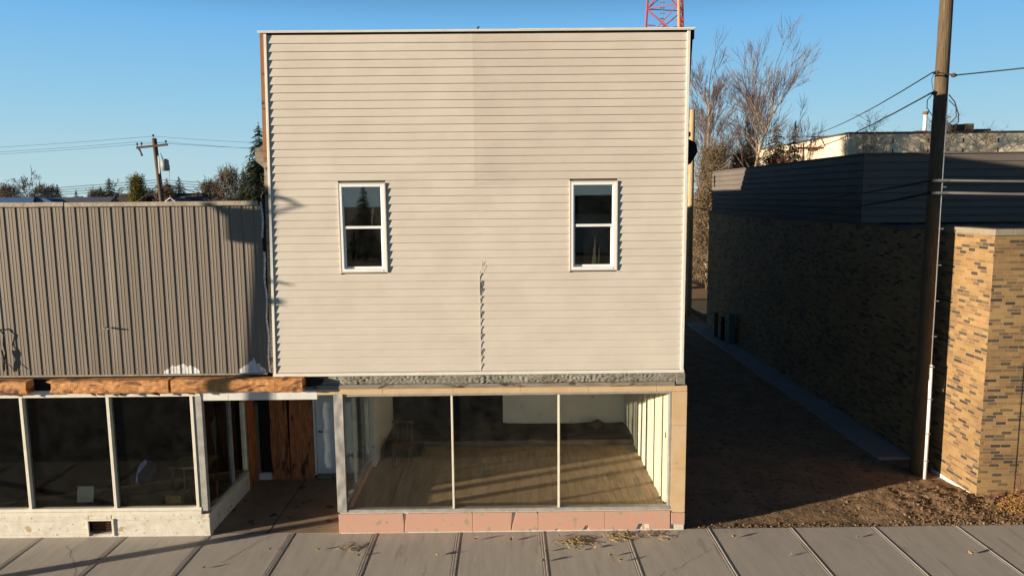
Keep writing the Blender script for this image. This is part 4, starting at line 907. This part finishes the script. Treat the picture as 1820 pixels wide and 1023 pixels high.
house(-60, 84, 9, 8, 4.0, 6.0, m_houseroof, 'brown-roofed house in the left distance, right of the blue roof')
house(-56.0, 80, 8, 8, 4.3, 6.55, m_greyhouse, 'dark slate-roofed house in the left distance')
house(-48, 86, 11, 8, 4.4, 7.0, m_houseroof, 'house with a tall brown roof beside the yellow tree')
house(-43.2, 82, 3.2, 6, 4.9, 6.35, m_greyhouse, 'small white gabled house seen over the cladding edge', True)
house(-38, 84, 13, 8, 4.6, 6.5, m_greyhouse, 'long dark-roofed house just left of the big spruce')
house(-70, 92, 10, 8, 4.3, 6.3, m_houseroof, 'brown-roofed house at the far left')
bare_tree('broad_tree', 'wide bare tree at the far left skyline', (-66.5, 90, 0), 9.6, 71, .22, 1.0, 5, (.3, 0), .42, .03, m_bark, m_twig, up=.15)
bare_tree('broad_tree', 'second bare tree at the left edge of the picture', (-73.5, 92, 0), 8.4, 72, .2, .9, 5, (0, 0), .3, .035, m_bark, m_twig, up=.15)
bare_tree('broad_tree', 'low bare tree behind the dark slate-roofed house', (-59.5, 98, 0), 8.2, 73, .2, .9, 5, (0, 0), .3, .035, m_bark, m_twig, up=.15)
for i, (x, h_, r_, lb) in enumerate(((-63.9, 8.0, .9, 'small dark conifer at the right side of the wide bare tree'), (-61.3, 7.2, .9, 'tiny dark conifer right of the blue roof'), (-57.8, 7.7, 1.2, 'left one of the two dark conifers behind the slate roof'), (-56.5, 8.9, 1.7, 'taller dark conifer behind the slate roof'), (-46.6, 9.0, 1.7, 'dark conifer just right of the leaning pole'), (-48.3, 8.8, 1.2, 'dark conifer peeking behind the leaning pole'))):
    spruce('conifer', lb, (x, 92, 0), h_+.3, r_*1.7, 20+i, .8)
shrub('columnar_tree', 'yellowing columnar tree left of the leaning pole', (-50.6, 88, 0), 8.7, 1.2, 31, mt=m_yellow, n=2200, leafy=1., th=1.5, cat='tree')
for i, (x, y, h_, r_, lb) in enumerate(((-45.8, 86, 7.6, 2.3, 'brown bush under the dark conifers right of the leaning pole'), (-41.5, 90, 8.2, 2.8, 'left end of the bare brown thicket beyond the cladding'), (-38, 88, 9.7, 3.0, 'middle of the bare brown thicket beyond the cladding'), (-35, 90, 10.4, 3.0, 'tallest part of the bare brown thicket by the dark spruces'), (-69.5, 90, 7.9, 2.8, 'brown bush under the far left bare trees'), (-65, 92, 7.6, 2.6, 'brown bush beneath the wide bare tree'), (-53.3, 96, 7.2, 2.6, 'low brown bush between the slate roof and the yellow tree'), (-60.5, 96, 7.2, 2.6, 'low brown bush behind the tiny conifer'))):
    shrub('thicket', lb, (x, y, 0), h_, r_, 40+i, n=1100, leafy=.3, th=1.7)
spruce('spruce_tree', 'large spruce right behind the left corner of the cream shop', (-15.9, 35, 0), 10.8, 2.3, 61, 1.2)
spruce('spruce_tree', 'darker smaller spruce left of the large spruce', (-22.4, 50, 0), 8.6, 1.6, 62, 1.0)
# a far-off belt of bare woodland on the horizon
fw = MB(); rr = random.Random(77)
for i in range(5200):
    x = rr.uniform(-220, 260); y = rr.uniform(150, 190); hh = 5.0+1.8*noise.noise(Vector((x*.05, 0, 0)))+1.2*rr.random()
    z0 = rr.uniform(0, hh*.8); fw.tube([(x, y, z0), (x+rr.gauss(0, .8), y, z0+rr.uniform(.6, 1.6))], [.14, .05], 3, cap=False)
for i in range(700):
    x = rr.uniform(-220, 260); y = 195; hh = 4.8+1.6*noise.noise(Vector((x*.05, 3, 0))); fw.tube([(x, y, 0), (x, y, hh)], [1.0, .4], 4, cap=False)
tag(fw.build('far_woodland', m_twig2, recalc=False), 'low brown belt of bare woodland on the horizon', 'woodland', kind='stuff')

# ================================================================= ACROSS THE STREET (seen in the window glass)
spruce('spruce_tree', 'spruce across the street, mirrored in the left upstairs window', (-14.2, -60, 0), 7.3, 1.8, 81, .9)
house(8, -75, 14, 9, 4.2, 6.2, m_houseroof, 'house across the street mirrored in the shop glass')
bare_tree('broad_tree', 'bare tree across the street, mirrored in the upstairs windows', (-9, -66, 0), 9, 82, .2, .6, 4, (0, 0), .3, .03)
bare_tree('broad_tree', 'bare tree across the street right of the house', (14, -70, 0), 8, 83, .2, .6, 4, (0, 0), .3, .03)

# ================================================================= LITTER AND WEEDS
rl_ = random.Random(12)
def leaf_mesh(seed):
    r = random.Random(seed); q = MB(); L = .045
    q.grid(-1, 1, -1, 1, 6, 4, lambda u, v: (u*L, v*L*.55*(1-u*u*.85)*(1+.2*math.sin(u*9+seed)), .012+.022*v*v*(1-.4*u)+.014*u*u+.004*math.sin(u*7+v*5+seed)))
    return q
leaf_pos = [(-6.96, -.92, 'beside the pole shadow'), (-4.2, -.58, 'near the entry joint'), (-3.35, -.62, 'left of the pink base'), (-1.25, -.86, 'in front of the left shop pane'), (.02, -.35, 'nearest the shop front, on the middle slab'), (-.62, -.32, ''), (.62, -.78, ''), (.55, -1.12, ''), (1.85, -1.15, 'lowest of the leaves under the right shop pane'), (1.7, -.97, ''), (1.47, -.66, ''), (1.2, -.75, ''), (4.0, -.35, ''), (4.75, -1.02, ''), (7.82, -1.05, 'in the bottom right part of the pavement'), (6.2, -.4, ''), (-2.6, -.85, ''), (-5.1, -1.2, ''), (.9, -.22, '')]
lm = None
for i, (x, y, lb) in enumerate(leaf_pos):
    if i < 3: o = leaf_mesh(i).build('dry_leaf', m_leaf, loc=(0, 0, 0)); protos = (locals().get('protos') or [])+[o]
    else: o = protos[i % 3].copy(); COL.objects.link(o)
    o.location = (x, y, .002); o.rotation_euler = (0, 0, rl_.uniform(0, 6.28)); s_ = rl_.uniform(.6, 1.1); o.scale = (s_, s_, s_*1.3)
    tag(o, 'small dry curled leaf lying on the grey pavement slabs', 'leaf', 'dry leaves scattered on the pavement')
def straw(cx, cy, n, rx, ry, seed, label):
    r = random.Random(seed); q = MB()
    for i in range(n):
        x = r.gauss(cx, rx); y = min(-.0, r.gauss(cy, ry)); a = r.gauss(.4, .9); L = r.uniform(.05, .2); z = .004+.03*r.random()**2
        q.tube([(x, y, z), (x+math.cos(a)*L*.5, y+math.sin(a)*L*.5, z+.012), (x+math.cos(a)*L, y+math.sin(a)*L, .004+.015*r.random())], [.004, .004, .002], 3)
    tag(q.build('dry_grass', m_straw, loc=(cx, cy, 0), recalc=False), label, 'dry grass')
straw(1.12, -.42, 130, .13, .07, 1, 'thick tuft of dry grass on the pavement below the right shop pane')
straw(1.95, -.28, 70, .14, .08, 2, 'looser scatter of dry grass at the joint near the chipped tile')
straw(2.6, -.22, 30, .22, .06, 3, 'thin scatter of dry grass left of the alley')
straw(-2.85, -.62, 24, .10, .05, 4, 'few straws lying on the pavement left of the pink base')
def weed(x, y, h, label, seed, leaves=420):
    r = random.Random(seed); T = thing('dry_weed', label, 'weed', (x, y, 0)); st = MB(); lf_ = MB()
    for k in range(16):
        az = r.uniform(0, 6.28); s_ = r.uniform(.3, 1); hh = h*r.uniform(.4, 1)
        pts = [Vector((x, y, 0)), Vector((x+math.cos(az)*.12*s_, y+math.sin(az)*.12*s_*.7, hh*.5)), Vector((x+math.cos(az)*.34*s_, y-.05+math.sin(az)*.16*s_, hh))]
        st.tube(pts, [.007, .005, .003], 4)
        for j in range(5):
            p = pts[1].lerp(pts[2], r.random()); st.tube([p, p+Vector((r.gauss(0, .07), r.gauss(0, .04), r.uniform(.0, .08)))], [.003, .002], 3)
    for i in range(leaves):
        az = r.uniform(0, 6.28); u = r.random()**.6; p = Vector((x+math.cos(az)*.55*u, y-.1+math.sin(az)*.3*u, .04+h*.62*r.random()**1.3*(1.15-u)))
        v1 = Vector((r.gauss(0, 1), r.gauss(0, 1), r.gauss(0, .7))).normalized()*r.uniform(.012, .034); v2 = v1.orthogonal().normalized()*r.uniform(.006, .016)
        lf_.quad(p, p+v1*.5+v2, p+v1, p+v1*.5-v2)
    st.build('stem', m_stem, T); lf_.build('leaves', m_weed, T, recalc=False)
weed(9.95, .72, .85, 'dry golden weed with purple stems against the brick front', 5, 2200)
weed(10.45, .62, .7, 'second dry golden weed at the right edge of the picture', 6, 2200)
weed(9.55, 1.0, .3, 'small dry weed at the foot of the brick corner', 7, 90)

ll = MB(); r9 = random.Random(19)
for i in range(620):
    x = r9.gauss(9.3, .9); y = .12+abs(r9.gauss(.35, .45))
    if x < 3.3 or x > 12 or y > 2 or (x > 9.3 and y > 1.15): continue
    z = dirt_z(x, y)+.012; e = r9.uniform(.012, .032); a_ = r9.uniform(0, 6.28); c_, s_ = math.cos(a_), math.sin(a_)
    ll.quad((x-c_*e, y-s_*e, z), (x+s_*e*.5, y-c_*e*.5, z+e*.5), (x+c_*e, y+s_*e, z+e*r9.uniform(0, .8)), (x-s_*e*.5, y+c_*e*.5, z+e*.3))
tag(ll.build('leaf_litter', m_weed, recalc=False), 'brown leaf litter over the soil at the foot of the brick corner', 'leaf litter', kind='stuff')

for o in bpy.data.objects:
    if '_org' in o: del o['_org']
